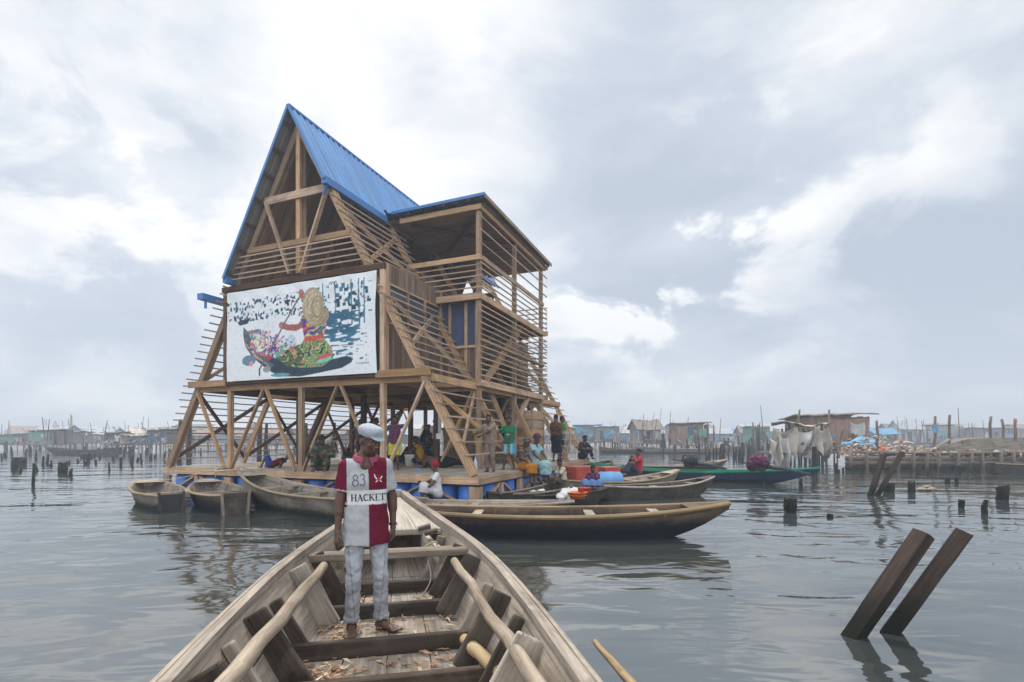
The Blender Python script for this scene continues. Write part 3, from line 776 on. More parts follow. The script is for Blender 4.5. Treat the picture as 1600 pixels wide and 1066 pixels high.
bn.modifiers.new('thick', 'SOLIDIFY').thickness = .004
tag(bn, 'large white printed banner of a straw-hatted paddler in a canoe on the school front', 'banner')
# ------------------------------------------------------------------ canoes
def canoe(label, stern, bow, beam, depth=.42, rise_b=.25, rise_s=.12, transom=.35, hull='hull_grey', inner='boat_grey', rail='boat_grey', ribs=6, thwarts=(.3, .62),
          floor_z=.05, name='canoe', group='canoes around the floating school', fore_deck=.12, flare=.66, tip=.06, rail_r=.028, mid_rail=None, cat='canoe'):
    stern = Vector((stern[0], stern[1], 0)); bow = Vector((bow[0], bow[1], 0)); L = (bow - stern).length; dv = bow - stern
    root = empty(name, (stern + bow) / 2, math.atan2(dv.y, dv.x), label, cat, group)
    hw = beam / 2; bot = -.13
    def W_(q):            # half width at the gunwale, q 0 stern .. 1 bow
        s_ = max(0.0, min(1.0, q))
        a = transom + (1 - transom) * math.sin(min(1, s_ / .5) * math.pi / 2) if s_ < .5 else None
        if a is None: a = tip / hw + (1 - tip / hw) * (1 - ((s_ - .5) / .5) ** 2.3)
        return hw * a
    def ZS(q): return depth + rise_b * max(0, (q - .45) / .55) ** 2.2 + rise_s * max(0, (.45 - q) / .45) ** 2.0
    def ZB(q):
        a = max(0, (q - .66) / .34); b_ = max(0, (.22 - q) / .22)
        return bot + (ZS(q) - bot - .05) * a ** 1.9 * .92 + (.20 if transom < .7 else .04) * b_ ** 1.6
    def sect(q, ins=0.0):
        w = max(.012, W_(q) - ins); wb = max(.008, w * flare * (1 - .25 * max(0, (q - .6) / .4))); zb = ZB(q) + (0 if ins == 0 else max(ins, 0)); zs = ZS(q)
        wm = w * .55 + wb * .45 + .02 * hw
        zm = zb + (zs - zb) * .5; x = (q - .5) * L
        return [(x, -w, zs), (x, -wm, zm), (x, -wb, zb), (x, 0, zb - .012), (x, wb, zb), (x, wm, zm), (x, w, zs)]
    N = 26; qs = [i / N for i in range(N + 1)]
    mb = MB(); thick = .028
    O = [sect(q) for q in qs]; I = [sect(q, thick) for q in qs]
    def strip(S, flip):
        for i in range(N):
            for k in range(6):
                a, b_, c, d = S[i][k], S[i][k + 1], S[i + 1][k + 1], S[i + 1][k]
                us = [(qs[i] * L, k * .2), (qs[i] * L, k * .2 + .2), (qs[i + 1] * L, k * .2 + .2), (qs[i + 1] * L, k * .2)]
                rn = (.2 + .13 * k, .5)
                pts = [a, b_, c, d]
                if flip: pts = pts[::-1]; us = us[::-1]
                mb.poly(pts, mi=1 if flip else 0, rn=rn, uvs=us)
    strip(O, False); strip(I, True)
    for i in range(N):        # gunwale top
        for (k) in (0, 6):
            mb.poly([O[i][k], O[i + 1][k], I[i + 1][k], I[i][k]] if k == 6 else [O[i][k], I[i][k], I[i + 1][k], O[i + 1][k]], mi=1, rn=(.5, .5))
    mb.poly(O[0][::-1], mi=0); mb.poly(O[-1], mi=0)
    for S, fl in ((I[0], False), (I[-1], True)): mb.poly(S if not fl else S[::-1], mi=1)
    mb.build('hull', [M[hull], M[inner]], root)
    for sg in (-1, 1):
        pts = [((q - .5) * L, sg * (W_(q) + .008), ZS(q) - .012) for q in qs]
        MB().tube(pts, rail_r, 6).build('gunwale', M[rail], root)
        if mid_rail: 
            pts = [((q - .5) * L, sg * (W_(q) * .93), ZS(q) - .16) for q in qs[1:-3]]
            MB().tube(pts, .018, 6).build('wale', M[mid_rail], root)
    fl = MB(); q0, q1 = .06, .80
    for k in range(4):
        seg = 10
        for i in range(seg):
            a = q0 + (q1 - q0) * i / seg; c = q0 + (q1 - q0) * (i + 1) / seg
            wa = (W_(a) - thick) * flare * .93; wc = (W_(c) - thick) * flare * .93
            za = max(floor_z, ZB(a) + .04); zc_ = max(floor_z, ZB(c) + .04)
            ya = [-wa + 2 * wa * k / 4 + .004, -wa + 2 * wa * (k + 1) / 4 - .004]; yc = [-wc + 2 * wc * k / 4 + .004, -wc + 2 * wc * (k + 1) / 4 - .004]
            fl.poly([((a - .5) * L, ya[0], za), ((c - .5) * L, yc[0], zc_), ((c - .5) * L, yc[1], zc_), ((a - .5) * L, ya[1], za)], rn=(.2 * k, .4))
    fl.build('floor', M[inner], root)
    for i in range(ribs):
        q = .12 + .68 * i / max(1, ribs - 1)
        r_ = MB(); x = (q - .5) * L
        for sg in (-1, 1):
            w = W_(q) - thick - .018; r_.beam((x, sg * w * flare, max(ZB(q) + .05, 0)), (x, sg * (w - .005), ZS(q) - .03), .045, .05, up=(0, 1, 0))
        zf = max(floor_z, ZB(q) + .04)
        r_.beam((x, -w * flare, zf + .03), (x, w * flare, zf + .03), .05, .06)
        r_.build('rib', M[inner], root)
    for q in thwarts:
        w = W_(q) - thick; x = (q - .5) * L
        MB().beam((x, -w, ZS(q) - .06), (x, w, ZS(q) - .06), .15, .03).build('thwart', M['boat_grey'], root)
    if fore_deck:
        d = MB(); a, b_ = 1 - fore_deck, .995
        d.poly([((a - .5) * L, -W_(a) + .02, ZS(a) + .012), ((a - .5) * L, W_(a) - .02, ZS(a) + .012), ((b_ - .5) * L, W_(b_) - .005, ZS(b_) + .012), ((b_ - .5) * L, -W_(b_) + .005, ZS(b_) + .012)][::-1])
        d.build('foredeck', M[inner], root)
    return root
def along(root, q, y=0.0, z=0.0):
    L = root['_L'] if '_L' in root else 0
    return root.location + Matrix.Rotation(root.rotation_euler.z, 3, 'Z') @ Vector((q, y, z))

cA = canoe('small grey canoe with a black square stern, leftmost boat by the school', (-7.25, 10.75), (-9.95, 13.8), 1.05, .34, .10, .02, .40, 'hull_grey', 'boat_grey', 'rail_tan', 4, (.35,), fore_deck=.14, tip=.17)
cB = canoe('short brown canoe with slatted thwarts and a raised stern, second boat from the left', (-5.7, 10.4), (-8.05, 13.3), 1.15, .36, .14, .05, .42, 'hull_brown', 'boat_grey', 'rail_tan', 4, (.3, .5), tip=.12)
for rt, wd in ((cA, .30), (cB, .32)):
    L = 4.0
# dark sterns
def stern_panel(root, L, w, z0, z1, mat):
    MB().beam((-L / 2 - .035, -w, (z0 + z1) / 2), (-L / 2 - .035, w, (z0 + z1) / 2), z1 - z0, .05, up=(1, 0, 0)).build('transom', M[mat], root)
    for sg in (-1, 1): MB().beam((-L / 2 - .07, sg * w * .78, z0 - .02), (-L / 2 - .09, sg * w * .95, z1 + .05), .05, .035, up=(1, 0, 0)).build('stern_cleat', M['boat_dark' if mat == 'black' else 'boat_grey'], root)
stern_panel(cA, (Vector((-7.25, 10.75)) - Vector((-9.95, 13.8))).length, .235, -.02, .38, 'black')
stern_panel(cB, (Vector((-5.7, 10.4)) - Vector((-8.05, 13.3))).length, .27, -.06, .44, 'boat_dark')
cC = canoe('long pale grey canoe with an upswept bow tied to the school corner post', (-1.7, 8.98), (-6.75, 12.55), 1.15, .42, .42, .05, .5, 'hull_grey', 'boat_grey', 'rail_tan', 7, (.35, .55, .72), tip=.05)
cD = canoe('longest brown canoe with a tan rub rail lying beyond the foreground boat', (-2.3, 8.35), (3.45, 8.05), 1.1, .37, .17, .10, .35, 'hull_brown', 'hull_brown', 'rail_tan', 7, (.30, .62, .80), tip=.04, rail_r=.036)
cE = canoe('narrow low grey canoe between the long brown canoe and the school', (-2.7, 10.05), (1.2, 9.75), .85, .30, .06, .05, .4, 'hull_black', 'boat_grey', 'boat_grey', 5, (.3, .5), tip=.07)
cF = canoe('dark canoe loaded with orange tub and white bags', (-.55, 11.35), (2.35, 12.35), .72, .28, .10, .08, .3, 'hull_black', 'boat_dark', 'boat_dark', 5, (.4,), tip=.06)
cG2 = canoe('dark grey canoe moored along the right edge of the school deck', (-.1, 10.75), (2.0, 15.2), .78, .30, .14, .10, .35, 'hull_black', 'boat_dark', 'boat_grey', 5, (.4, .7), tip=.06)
cG = canoe('brown canoe carrying a blue barrel and red boxes', (1.35, 13.6), (5.15, 15.7), 1.0, .36, .24, .10, .4, 'hull_grey', 'boat_grey', 'rail_tan', 6, (.35, .6, .8), tip=.06)
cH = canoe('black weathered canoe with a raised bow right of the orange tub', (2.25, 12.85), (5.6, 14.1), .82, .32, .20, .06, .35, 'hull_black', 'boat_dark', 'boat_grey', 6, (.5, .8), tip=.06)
cI = canoe('long green and dark blue painted canoe with an outboard motor', (2.7, 20.6), (10.4, 17.1), 1.25, .36, .22, .28, .3, 'blue_paint', 'green_paint', 'green_paint', 8, (.3, .5, .7), tip=.04, fore_deck=.2, rail_r=.045)
cJ = canoe('brown canoe with a bare outboard motor beyond the green canoe', (5.0, 22.6), (10.0, 23.6), 1.2, .34, .26, .05, .4, 'hull_brown', 'boat_grey', 'boat_grey', 5, (.4, .7), tip=.06)
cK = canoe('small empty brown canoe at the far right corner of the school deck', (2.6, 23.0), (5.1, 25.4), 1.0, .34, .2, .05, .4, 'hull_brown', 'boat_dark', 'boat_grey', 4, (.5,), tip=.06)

# ------------------------------------------------------------------ foreground boat
fb = empty('wooden_boat', (-.56, 2.10, 0), math.atan(.218), 'large grey plank boat in the foreground with the standing man in it', 'boat')
def fy(Y): return (Y - 2.10) / math.cos(math.atan(.218))      # local y (towards the bow) for a camera depth on the axis
HWT = [(-3.6, .76), (-1.5, .82), (-.6, .835), (.2, .855), (1.0, .865), (1.9, .845), (2.75, .76), (3.5, .60), (4.25, .42), (5.15, .17), (5.45, .11)]
GZ = [(-3.6, .56), (1.5, .54), (2.7, .56), (3.6, .61), (4.5, .68), (5.45, .78)]
def lerp(T, y):
    for (a, b_), (c, d) in zip(T, T[1:]):
        if y <= c:
            f = max(0, (y - a) / (c - a)); f = f
            return b_ + (d - b_) * f
    return T[-1][1]
def sm(T, y): return (lerp(T, y - .35) + 2 * lerp(T, y) + lerp(T, y + .35)) / 4 if y < 5 else lerp(T, y)
def hwg(y): return sm(HWT, y)
def gz(y): return sm(GZ, y)
def hwb(y): return hwg(y) * (.69 - .04 * max(0, (y - 2) / 3))
FZ = .02
def fzb(y): return FZ + max(0, (y - 3.4) / 2.05) ** 1.8 * .62
ys = [-3.6 + i * .1888 for i in range(49)]
def side_pt(y, sg, f, ins=0.0):   # f 0 at floor, 1 at gunwale
    w = hwb(y) + (hwg(y) - hwb(y)) * f - ins
    return Vector((sg * w, y, fzb(y) + (gz(y) - fzb(y)) * f))
mb = MB()
for sg in (-1, 1):
    for nm, ins, bands in (('o', -.045, [(0, 1)]), ('i', 0.0, [(0, .47), (.475, .995)])):
        for bi, (f0, f1) in enumerate(bands):
            for i in range(48):
                a, b_ = ys[i], ys[i + 1]
                e = ins + (.006 if (nm == 'i' and bi == 0) else 0)
                pts = [side_pt(a, sg, f0, e), side_pt(b_, sg, f0, e), side_pt(b_, sg, f1, e), side_pt(a, sg, f1, e)]
                uv = [(a, f0 * .6), (b_, f0 * .6), (b_, f1 * .6), (a, f1 * .6)]
                if (nm == 'o') != (sg == -1): pts = pts[::-1]; uv = uv[::-1]
                mb.poly(pts[::-1], rn=((.35 if bi else .7) + (.1 if sg > 0 else 0), .4 + .2 * bi), uvs=uv[::-1])
for i in range(48):      # bottom shell
    a, b_ = ys[i], ys[i + 1]
    mb.poly([(-hwb(a) - .045, a, fzb(a) - .10), (-hwb(b_) - .045, b_, fzb(b_) - .10), (hwb(b_) + .045, b_, fzb(b_) - .10), (hwb(a) + .045, a, fzb(a) - .10)])
    for sg in (-1, 1):
        mb.poly([(sg * (hwb(a) + .045), a, fzb(a) - .10), (sg * (hwb(b_) + .045), b_, fzb(b_) - .10), side_pt(b_, sg, 0, -.045), side_pt(a, sg, 0, -.045)])
mb.build('hull', M['boat_grey'], fb)
for sg in (-1, 1):
    # gunwale: an inner clamp plank and an outer cap, as in the photograph
    g = MB()
    for i in range(48):
        a, b_ = ys[i], ys[i + 1]
        def q(y, off, dz): 
            p = side_pt(y, sg, 1); return Vector((p.x + sg * off, p.y, p.z + dz))
        for (o0, o1, z0, rn) in ((-.030, .026, .010, (.55, .4)), (.032, .078, -.012, (.75, .5))):
            A0, A1, B0, B1 = q(a, o0, z0), q(a, o1, z0), q(b_, o0, z0), q(b_, o1, z0)
            dn = Vector((0, 0, -.05 if o0 < 0 else -.075))
            u = lambda k: [(a, k), (b_, k), (b_, k + .06), (a, k + .06)]
            qd = [([A0, B0, B1, A1], 0), ([A0 + dn, B0 + dn, B0, A0], .1), ([A1, B1, B1 + dn, A1 + dn], .2), ([A0 + dn, A1 + dn, B1 + dn, B0 + dn], .3)]
            for pts, k in qd: g.poly(pts if sg < 0 else pts[::-1], rn=rn, uvs=u(k) if sg < 0 else u(k)[::-1])
    g.build('gunwale', M['boat_grey'], fb)
# floor boards
for k in range(4):
    mb = MB(); yb = [-3.4, -2.1, -.4, 1.02 + .2 * (k % 2), 2.4 - .25 * (k % 2), 3.55, 4.4]
    for j in range(6):
        n = 5
        for i in range(n):
            a = yb[j] + (yb[j + 1] - yb[j] - .008) * i / n; b_ = yb[j] + (yb[j + 1] - yb[j] - .008) * (i + 1) / n
            rn = (((k * 7 + j * 3) % 10) / 10, ((k + j) % 3) / 3)
            x = lambda y, e: -hwb(y) + 2 * hwb(y) * (k + e) / 4
            e0, e1 = .012, .988
            mb.poly([(x(a, e0), a, fzb(a)), (x(a, e1), a, fzb(a)), (x(b_, e1), b_, fzb(b_)), (x(b_, e0), b_, fzb(b_))], rn=rn, uvs=[(a, k * .3), (a, k * .3 + .3), (b_, k * .3 + .3), (b_, k * .3)])
    mb.build('floor_board', M['boat_grey'], fb)
# floor timbers (low cross planks) and the high side frames
for Y in (1.6, 2.35, 3.02, 3.60, 4.36, 5.02):
    y = fy(Y); w = hwb(y) + .06
    MB().beam((-w, y, fzb(y) + .055), (w, y, fzb(y) + .055), .06, .125, jit=.006).build('floor_timber', M['boat_dark'], fb, bevel=.008)
for sg in (-1, 1):
    for j, Y in enumerate((1.5, 1.95, 2.42, 2.82, 3.22, 3.66, 4.25, 4.75, 5.4)):
        y = fy(Y) + (.05 if sg > 0 else -.02); wd = (.19, .10, .20, .09, .17, .10, .18, .16, .10)[j]; tp = (.93, .8, .95, .88, .93, .8, .94, .9, .8)[j]
        a = side_pt(y, sg, .0, wd * .5 + .004); c = side_pt(y, sg, tp, wd * .5 * .8 + .004)
        m_ = MB(); m_.beam(a, c, wd, .055, up=(0, 1, 0), taper=.8, jit=.006)
        m_.build('side_frame', M['boat_grey' if (j + (sg > 0)) % 3 == 0 else 'boat_dark'], fb, bevel=.008)
y = fy(4.78); w = hwg(y) - .02
MB().beam((-w, y, gz(y) - .10), (w, y, gz(y) - .10), .17, .07, jit=.006).build('thwart', M['boat_grey'], fb, bevel=.01)
MB().beam((-w * .8, y + .02, gz(y) - .35), (w * .8, y + .02, gz(y) - .35), .04, .28).build('bulkhead_plank', M['boat_dark'], fb) if False else None
# bow deck and dark locker below
yd0 = fy(5.62)
mb = MB()
for k in range(4):
    for i in range(8):
        a = yd0 + (5.4 - yd0) * i / 8; b_ = yd0 + (5.4 - yd0) * (i + 1) / 8
        x = lambda y, e: (-1 + 2 * (k + e) / 4) * (hwg(y) - .04)
        z = lambda y: gz(y) - .075
        mb.poly([(x(a, .01), a, z(a)), (x(a, .99), a, z(a)), (x(b_, .99), b_, z(b_)), (x(b_, .01), b_, z(b_))], rn=(.6 + .1 * k, .3), uvs=[(a, k), (a, k + .2), (b_, k + .2), (b_, k)])
for k in range(1):
    w = hwg(yd0) - .04; mb.beam((-w, yd0, gz(yd0) - .105), (w, yd0, gz(yd0) - .105), .04, .055)
mb.build('bow_deck', M['deck'], fb)
MB().beam((-.10, 5.46, .60), (.10, 5.46, .60), .07, .42).build('stem_post', M['boat_grey'], fb, bevel=.01)
yk = fy(5.35); wk = hwg(yk) - .05
MB().beam((wk - .10, yk - .35, .36), (wk - .25, yk + .35, .42), .06, .16, jit=.006).build('knee_plank', M['boat_grey'], fb, bevel=.008)
MB().beam((-wk + .10, yk - .35, .36), (-wk + .25, yk + .35, .42), .06, .16, jit=.006).build('knee_plank', M['boat_grey'], fb, bevel=.008)
for dy in (.45, .75): MB().beam((wk - .17 - dy * .18, yk + dy - .45, gz(yk) - .06), (wk - .02 - dy * .2, yk + dy - .45, gz(yk) - .03), .13, .035, jit=.004).build('deck_block', M['boat_dark'], fb)

FBM = Matrix.Translation(fb.location) @ Matrix.Rotation(math.atan(.218), 4, 'Z')
def FB(x, y, z): return FBM @ Vector((x, y, z))
def wob(p0, p1, r0, r1, n=9, amp=.012, seed=0):
    r_ = random.Random(seed); p0 = Vector(p0); p1 = Vector(p1)
    pts = [p0.lerp(p1, i / (n - 1)) + Vector((r_.uniform(-amp, amp), r_.uniform(-amp, amp), r_.uniform(-amp, amp) * .4)) for i in range(n)]
    rad = [(r0 + (r1 - r0) * i / (n - 1)) * r_.uniform(.94, 1.06) for i in range(n)]
    return pts, rad
def pole(name, p0, p1, r0, r1, mat, label, cat='pole', group=None, seed=0, amp=.012, n=9, sides=10):
    pts, rad = wob(p0, p1, r0, r1, n, amp, seed)
    o = MB().tube(pts, rad, sides).build(name, M[mat], None, smooth=True)
    return tag(o, label, cat, group)
def surf(x, y, z): return pxd(x, y, (CAM_H - z) * F_PX / (y - HOR))
pole('wooden_pole', surf(507, 884, .47), surf(507, 884, .47).lerp(surf(352, 1070, .50), 1.25), .036, .043, 'pole', 'round bare pole lying along the left side of the foreground boat', 'pole', 'poles lying in the foreground boat', 3)
pole('wooden_pole', surf(711, 876, .47), surf(711, 876, .47).lerp(surf(838, 1070, .46), 1.25), .034, .04, 'pole', 'round bare pole lying along the right side of the foreground boat', 'pole', 'poles lying in the foreground boat', 4)
bp_, br_ = wob(surf(725, 999, .16), surf(725, 999, .16).lerp(surf(803, 1070, .18), 1.4), .038, .044, 12, .006, 5)
br_ = [r_ * (1.16 if i in (2, 5, 8, 11) else 1) for i, r_ in enumerate(br_)]
tag(MB().tube(bp_, br_, 10).build('bamboo_pole', M['bamboo'], None, smooth=True), 'short yellow bamboo pole with knots on the floor of the foreground boat', 'pole')
pole('paddle_shaft', pxd(929, 1003, 3.0), pxd(1010, 1095, 2.3),   .016, .026, 'rail_tan', 'brown paddle shaft sticking out over the water right of the foreground boat', 'paddle', None, 6, .004)
# leaf litter: curled husks strewn on the boards
lf = MB(); r_ = random.Random(8)
for k in range(460):
    zone = r_.random()
    if zone < .36: y = fy(r_.gauss(3.35, .10)); 
    elif zone < .62: y = fy(r_.gauss(4.2, .16))
    elif zone < .75: y = fy(r_.gauss(4.85, .2))
    else: y = fy(r_.uniform(2.4, 5.2))
    x = r_.uniform(-1, 1) * hwb(y) * .96
    if r_.random() < .45: x = -hwb(y) * r_.uniform(.45, .97)
    z = fzb(y) + r_.uniform(.004, .03); a = r_.uniform(0, 6.28); l = r_.uniform(.015, .075); w = r_.uniform(.005, .014)
    d = Vector((math.cos(a), math.sin(a), r_.uniform(-.15, .15))) * l; c = Vector((-math.sin(a), math.cos(a), r_.uniform(-.5, .5))) * w; p = Vector((x, y, z))
    q = [p - d, p - d * .2 + c + Vector((0, 0, .006)), p + d, p + d * .1 - c + Vector((0, 0, .004))]
    lf.poly([FB(*v) for v in q], mi=0 if r_.random() < .8 else 1)
tag(lf.build('leaf_litter', [M['leaf'], M['leaf2']]), 'dry brown leaves and husks strewn on the foreground boat floor', 'leaves', None, 'stuff')
# cords
def cord(name, pts, r_, label, mat='rope', cat='rope', group=None, n=24):
    P_ = [Vector(p) for p in pts]; out = []
    for i in range(n + 1):
        f = i / n * (len(P_) - 1); k = min(int(f), len(P_) - 2); u_ = f - k
        a, b_, c, d = P_[max(k - 1, 0)], P_[k], P_[k + 1], P_[min(k + 2, len(P_) - 1)]
        out.append(.5 * ((2 * b_) + (c - a) * u_ + (2 * a - 5 * b_ + 4 * c - d) * u_ ** 2 + (3 * b_ - a - 3 * c + d) * u_ ** 3))
    return tag(MB().tube(out, r_, 6).build(name, M[mat], None, smooth=True), label, cat, group)
y0 = fy(4.75)
cord('wire', [FB(.34, y0, .40), FB(.36, y0 - .1, .22), FB(.20, y0 - .25, .06), FB(-.02, y0 - .38, .05)], .005, 'thin bent wire hanging from the thwart of the foreground boat', 'rope', 'wire')
cord('rope', [FB(.33, yk - .22, .44), FB(.42, yk - .3, .50), FB(.46, yk - .2, .46), FB(.40, yk - .12, .42), FB(.33, yk - .2, .40), FB(.30, yk - .32, .36)], .009, 'knotted pale cord on the bow frame of the foreground boat', 'rope', 'rope')
cord('rope', [SW(7.5, -.12, .12), SW(7.5, -.4, -.05), Vector((-6.7, 12.45, .80)), Vector((-6.55, 12.3, .78))], .022, 'thick pale rope tying the upswept canoe bow to the corner post', 'rope', 'rope', 'mooring ropes')
cord('rope', [SW(7.45, -.1, .05), SW(8.6, -.6, -.25), SW(10.3, -.9, -.42), Vector((-9.6, 13.6, .42))], .012, 'thin rope running left from the school post to the leftmost canoe', 'rope', 'rope', 'mooring ropes')
cord('rope', [SW(7.85, -.08, .1), SW(7.9, -.1, -.25), SW(7.95, -.25, -.52), Vector((-7.4, 12.7, .40))], .010, 'thin yellow rope hanging down to the short brown canoe', 'bamboo', 'rope', 'mooring ropes')

# ------------------------------------------------------------------ leaning squared posts
def post(base, top, w, label, roll=.6, group='leaning squared posts in the right foreground', deep=.7):
    base = Vector(base); top = Vector(top); d = (top - base).normalized()
    up = Matrix.Rotation(roll, 3, d) @ (Vector((0, -1, 0)) - d * Vector((0, -1, 0)).dot(d)).normalized()
    mb = MB(); p0 = base - d * deep; n = 14; rr_ = random.Random(int(w * 1e4) + int(base.x * 100)); rings = []
    sd = d.cross(up).normalized(); L = (top - p0).length
    for i in range(n + 1):
        f = i / n; c = p0.lerp(top, f); ring = []
        for (a, b_) in ((-1, -1), (0, -1.02), (1, -1), (1.02, 0), (1, 1), (0, 1.02), (-1, 1), (-1.02, 0)):
            e = 1 + rr_.uniform(-.035, .03)
            ring.append(c + (sd * a + up * b_) * w / 2 * e + d * (rr_.uniform(-.005, .005) if i == n else 0))
        rings.append(ring)
    for i in range(n):
        for k in range(8):
            k2 = (k + 1) % 8
            mb.poly([rings[i][k], rings[i][k2], rings[i + 1][k2], rings[i + 1][k]][::-1], rn=(.4, .4), uvs=[(L * i / n, k * w / 2), (L * i / n, (k + 1) * w / 2), (L * (i + 1) / n, (k + 1) * w / 2), (L * (i + 1) / n, k * w / 2)][::-1])
    mb.poly(rings[-1][::-1], mi=1)
    return tag(mb.build('wooden_post', [M['post_wet'], M['end_grain']]), label, 'post', group)
post(px(1334, 994), pxd(1443, 834, 3.95), .112, 'left of the two big leaning squared posts in the right foreground', .42)
post(px(1391, 988), pxd(1505, 833, 4.02), .112, 'right of the two big leaning squared posts in the right foreground', .95)
post(px(1360, 775), pxd(1381, 711, 13.8), .115, 'shorter of the two leaning posts farther out before the rubble pier', .5, 'leaning squared posts farther out')
post(px(1371.5, 774), pxd(1410, 707, 13.9), .115, 'longer of the two leaning posts farther out before the rubble pier', .8, 'leaning squared posts farther out')
# ------------------------------------------------------------------ figures: smooth bodies from distance fields
def A3(v): return np.array([float(q) for q in v], dtype=np.float32)
class Field:
    def __init__(s, lo, hi, h):
        s.lo = A3(lo); s.h = h; s.n = np.ceil((A3(hi) - s.lo) / h).astype(int) + 1
        s.D = np.full(tuple(s.n), 1.0, np.float32)
        s.ax = [s.lo[i] + h * np.arange(s.n[i], dtype=np.float32) for i in range(3)]
    def sub(s, lo, hi):
        a = np.clip(np.floor((lo - s.lo) / s.h).astype(int), 0, s.n); b = np.clip(np.ceil((hi - s.lo) / s.h).astype(int) + 1, 0, s.n)
        sl = tuple(slice(a[i], b[i]) for i in range(3))
        X, Y, Z = np.meshgrid(*[s.ax[i][sl[i]] for i in range(3)], indexing='ij', sparse=True)
        return sl, X, Y, Z
    def put(s, sl, d, k):
        o = s.D[sl]
        if k > 0:
            h = np.maximum(k - np.abs(o - d), 0) / k; s.D[sl] = np.minimum(o, d) - h * h * k * .25
        else: s.D[sl] = np.minimum(o, d)
    def cone(s, a, b, ra, rb, k=.03, cuta=False, cutb=False, sq=None):
        a = A3(a); b = A3(b); m = max(ra, rb) + k + 3 * s.h
        sl, X, Y, Z = s.sub(np.minimum(a, b) - m, np.maximum(a, b) + m)
        ba = b - a; L2 = max(float(ba @ ba), 1e-9)
        t = ((X - a[0]) * ba[0] + (Y - a[1]) * ba[1] + (Z - a[2]) * ba[2]) / L2; tc_ = np.clip(t, 0, 1)
        d = np.sqrt((X - a[0] - tc_ * ba[0]) ** 2 + (Y - a[1] - tc_ * ba[1]) ** 2 + (Z - a[2] - tc_ * ba[2]) ** 2) - (ra + (rb - ra) * tc_)
        L = L2 ** .5
        if cuta: d = np.maximum(d, -t * L)
        if cutb: d = np.maximum(d, (t - 1) * L)
        s.put(sl, d, k)
    def ell(s, c, r, k=.02, rot=None, cut=None, op='u'):
        c = A3(c); r = A3(r); m = float(r.max()) + k + 3 * s.h
        sl, X, Y, Z = s.sub(c - m, c + m)
        if rot is None: x, y, z = X - c[0], Y - c[1], Z - c[2]
        else:
            q = np.array(rot, dtype=np.float32)      # columns are the local axes
            x, y, z = [(X - c[0]) * q[0][i] + (Y - c[1]) * q[1][i] + (Z - c[2]) * q[2][i] for i in range(3)]
        k0 = np.sqrt((x / r[0]) ** 2 + (y / r[1]) ** 2 + (z / r[2]) ** 2) + 1e-6
        k1 = np.sqrt((x / r[0] ** 2) ** 2 + (y / r[1] ** 2) ** 2 + (z / r[2] ** 2) ** 2) + 1e-6
        d = k0 * (k0 - 1) / k1
        if cut is not None: d = np.maximum(d, cut(x, y, z))
        if op == 'u': s.put(sl, d, k)
        else:
            o = s.D[sl]; d = -d; h = np.maximum(k - np.abs(o - d), 0) / k; s.D[sl] = np.maximum(o, d) + h * h * k * .25
    def clip(s, p, n):
        X, Y, Z = np.meshgrid(*s.ax, indexing='ij', sparse=True)
        s.D = np.maximum(s.D, (X - p[0]) * n[0] + (Y - p[1]) * n[1] + (Z - p[2]) * n[2])
    def wrinkle(s, amp, f, seed=0):
        X, Y, Z = np.meshgrid(*s.ax, indexing='ij', sparse=True)
        w = np.sin(X * f * 1.1 + Z * f * .9 + seed + 1.5 * np.sin(Y * f * .6 + Z * f * .35)) * np.sin(Z * f * .55 - X * f * .5 + seed * 2.1 + np.sin(X * f * .8)) + .6 * np.sin(Y * f * 1.3 + X * f * .7 - Z * f * 1.2 + seed)
        s.D = s.D + amp * w.astype(np.float32)
    def sample(s, p):
        q = (A3(p) - s.lo) / s.h; i = np.clip(np.floor(q).astype(int), 0, s.n - 2); f = q - i; v = 0
        for a in (0, 1):
            for b in (0, 1):
                for c in (0, 1): v += s.D[i[0] + a, i[1] + b, i[2] + c] * (f[0] if a else 1 - f[0]) * (f[1] if b else 1 - f[1]) * (f[2] if c else 1 - f[2])
        return v
    def mesh(s):
        D = s.D; S = D < 0; n = [k - 1 for k in D.shape]
        cor = [(i, j, k) for i in (0, 1) for j in (0, 1) for k in (0, 1)]
        V = {c: D[c[0]:c[0] + n[0], c[1]:c[1] + n[1], c[2]:c[2] + n[2]] for c in cor}
        cnt = sum((V[c] < 0).astype(np.int8) for c in cor); mask = (cnt > 0) & (cnt < 8)
        idx = -np.ones(n, np.int64); ii = np.argwhere(mask); idx[mask] = np.arange(len(ii))
        acc = np.zeros((len(ii), 3), np.float32); ct = np.zeros(len(ii), np.float32)
        val = {c: V[c][mask] for c in cor}
        for c in cor:
            for ax_ in range(3):
                if c[ax_]: continue
                e = list(c); e[ax_] = 1; e = tuple(e)
                va, vb = val[c], val[e]; cr = (va < 0) != (vb < 0)
                t = np.where(cr, va / np.where(va == vb, 1, va - vb), 0)
                p = np.tile(np.array(c, np.float32), (len(ii), 1)); p[:, ax_] = t
                acc += p * cr[:, None]; ct += cr
        P_ = (ii + acc / ct[:, None]) * s.h + s.lo
        fs = []
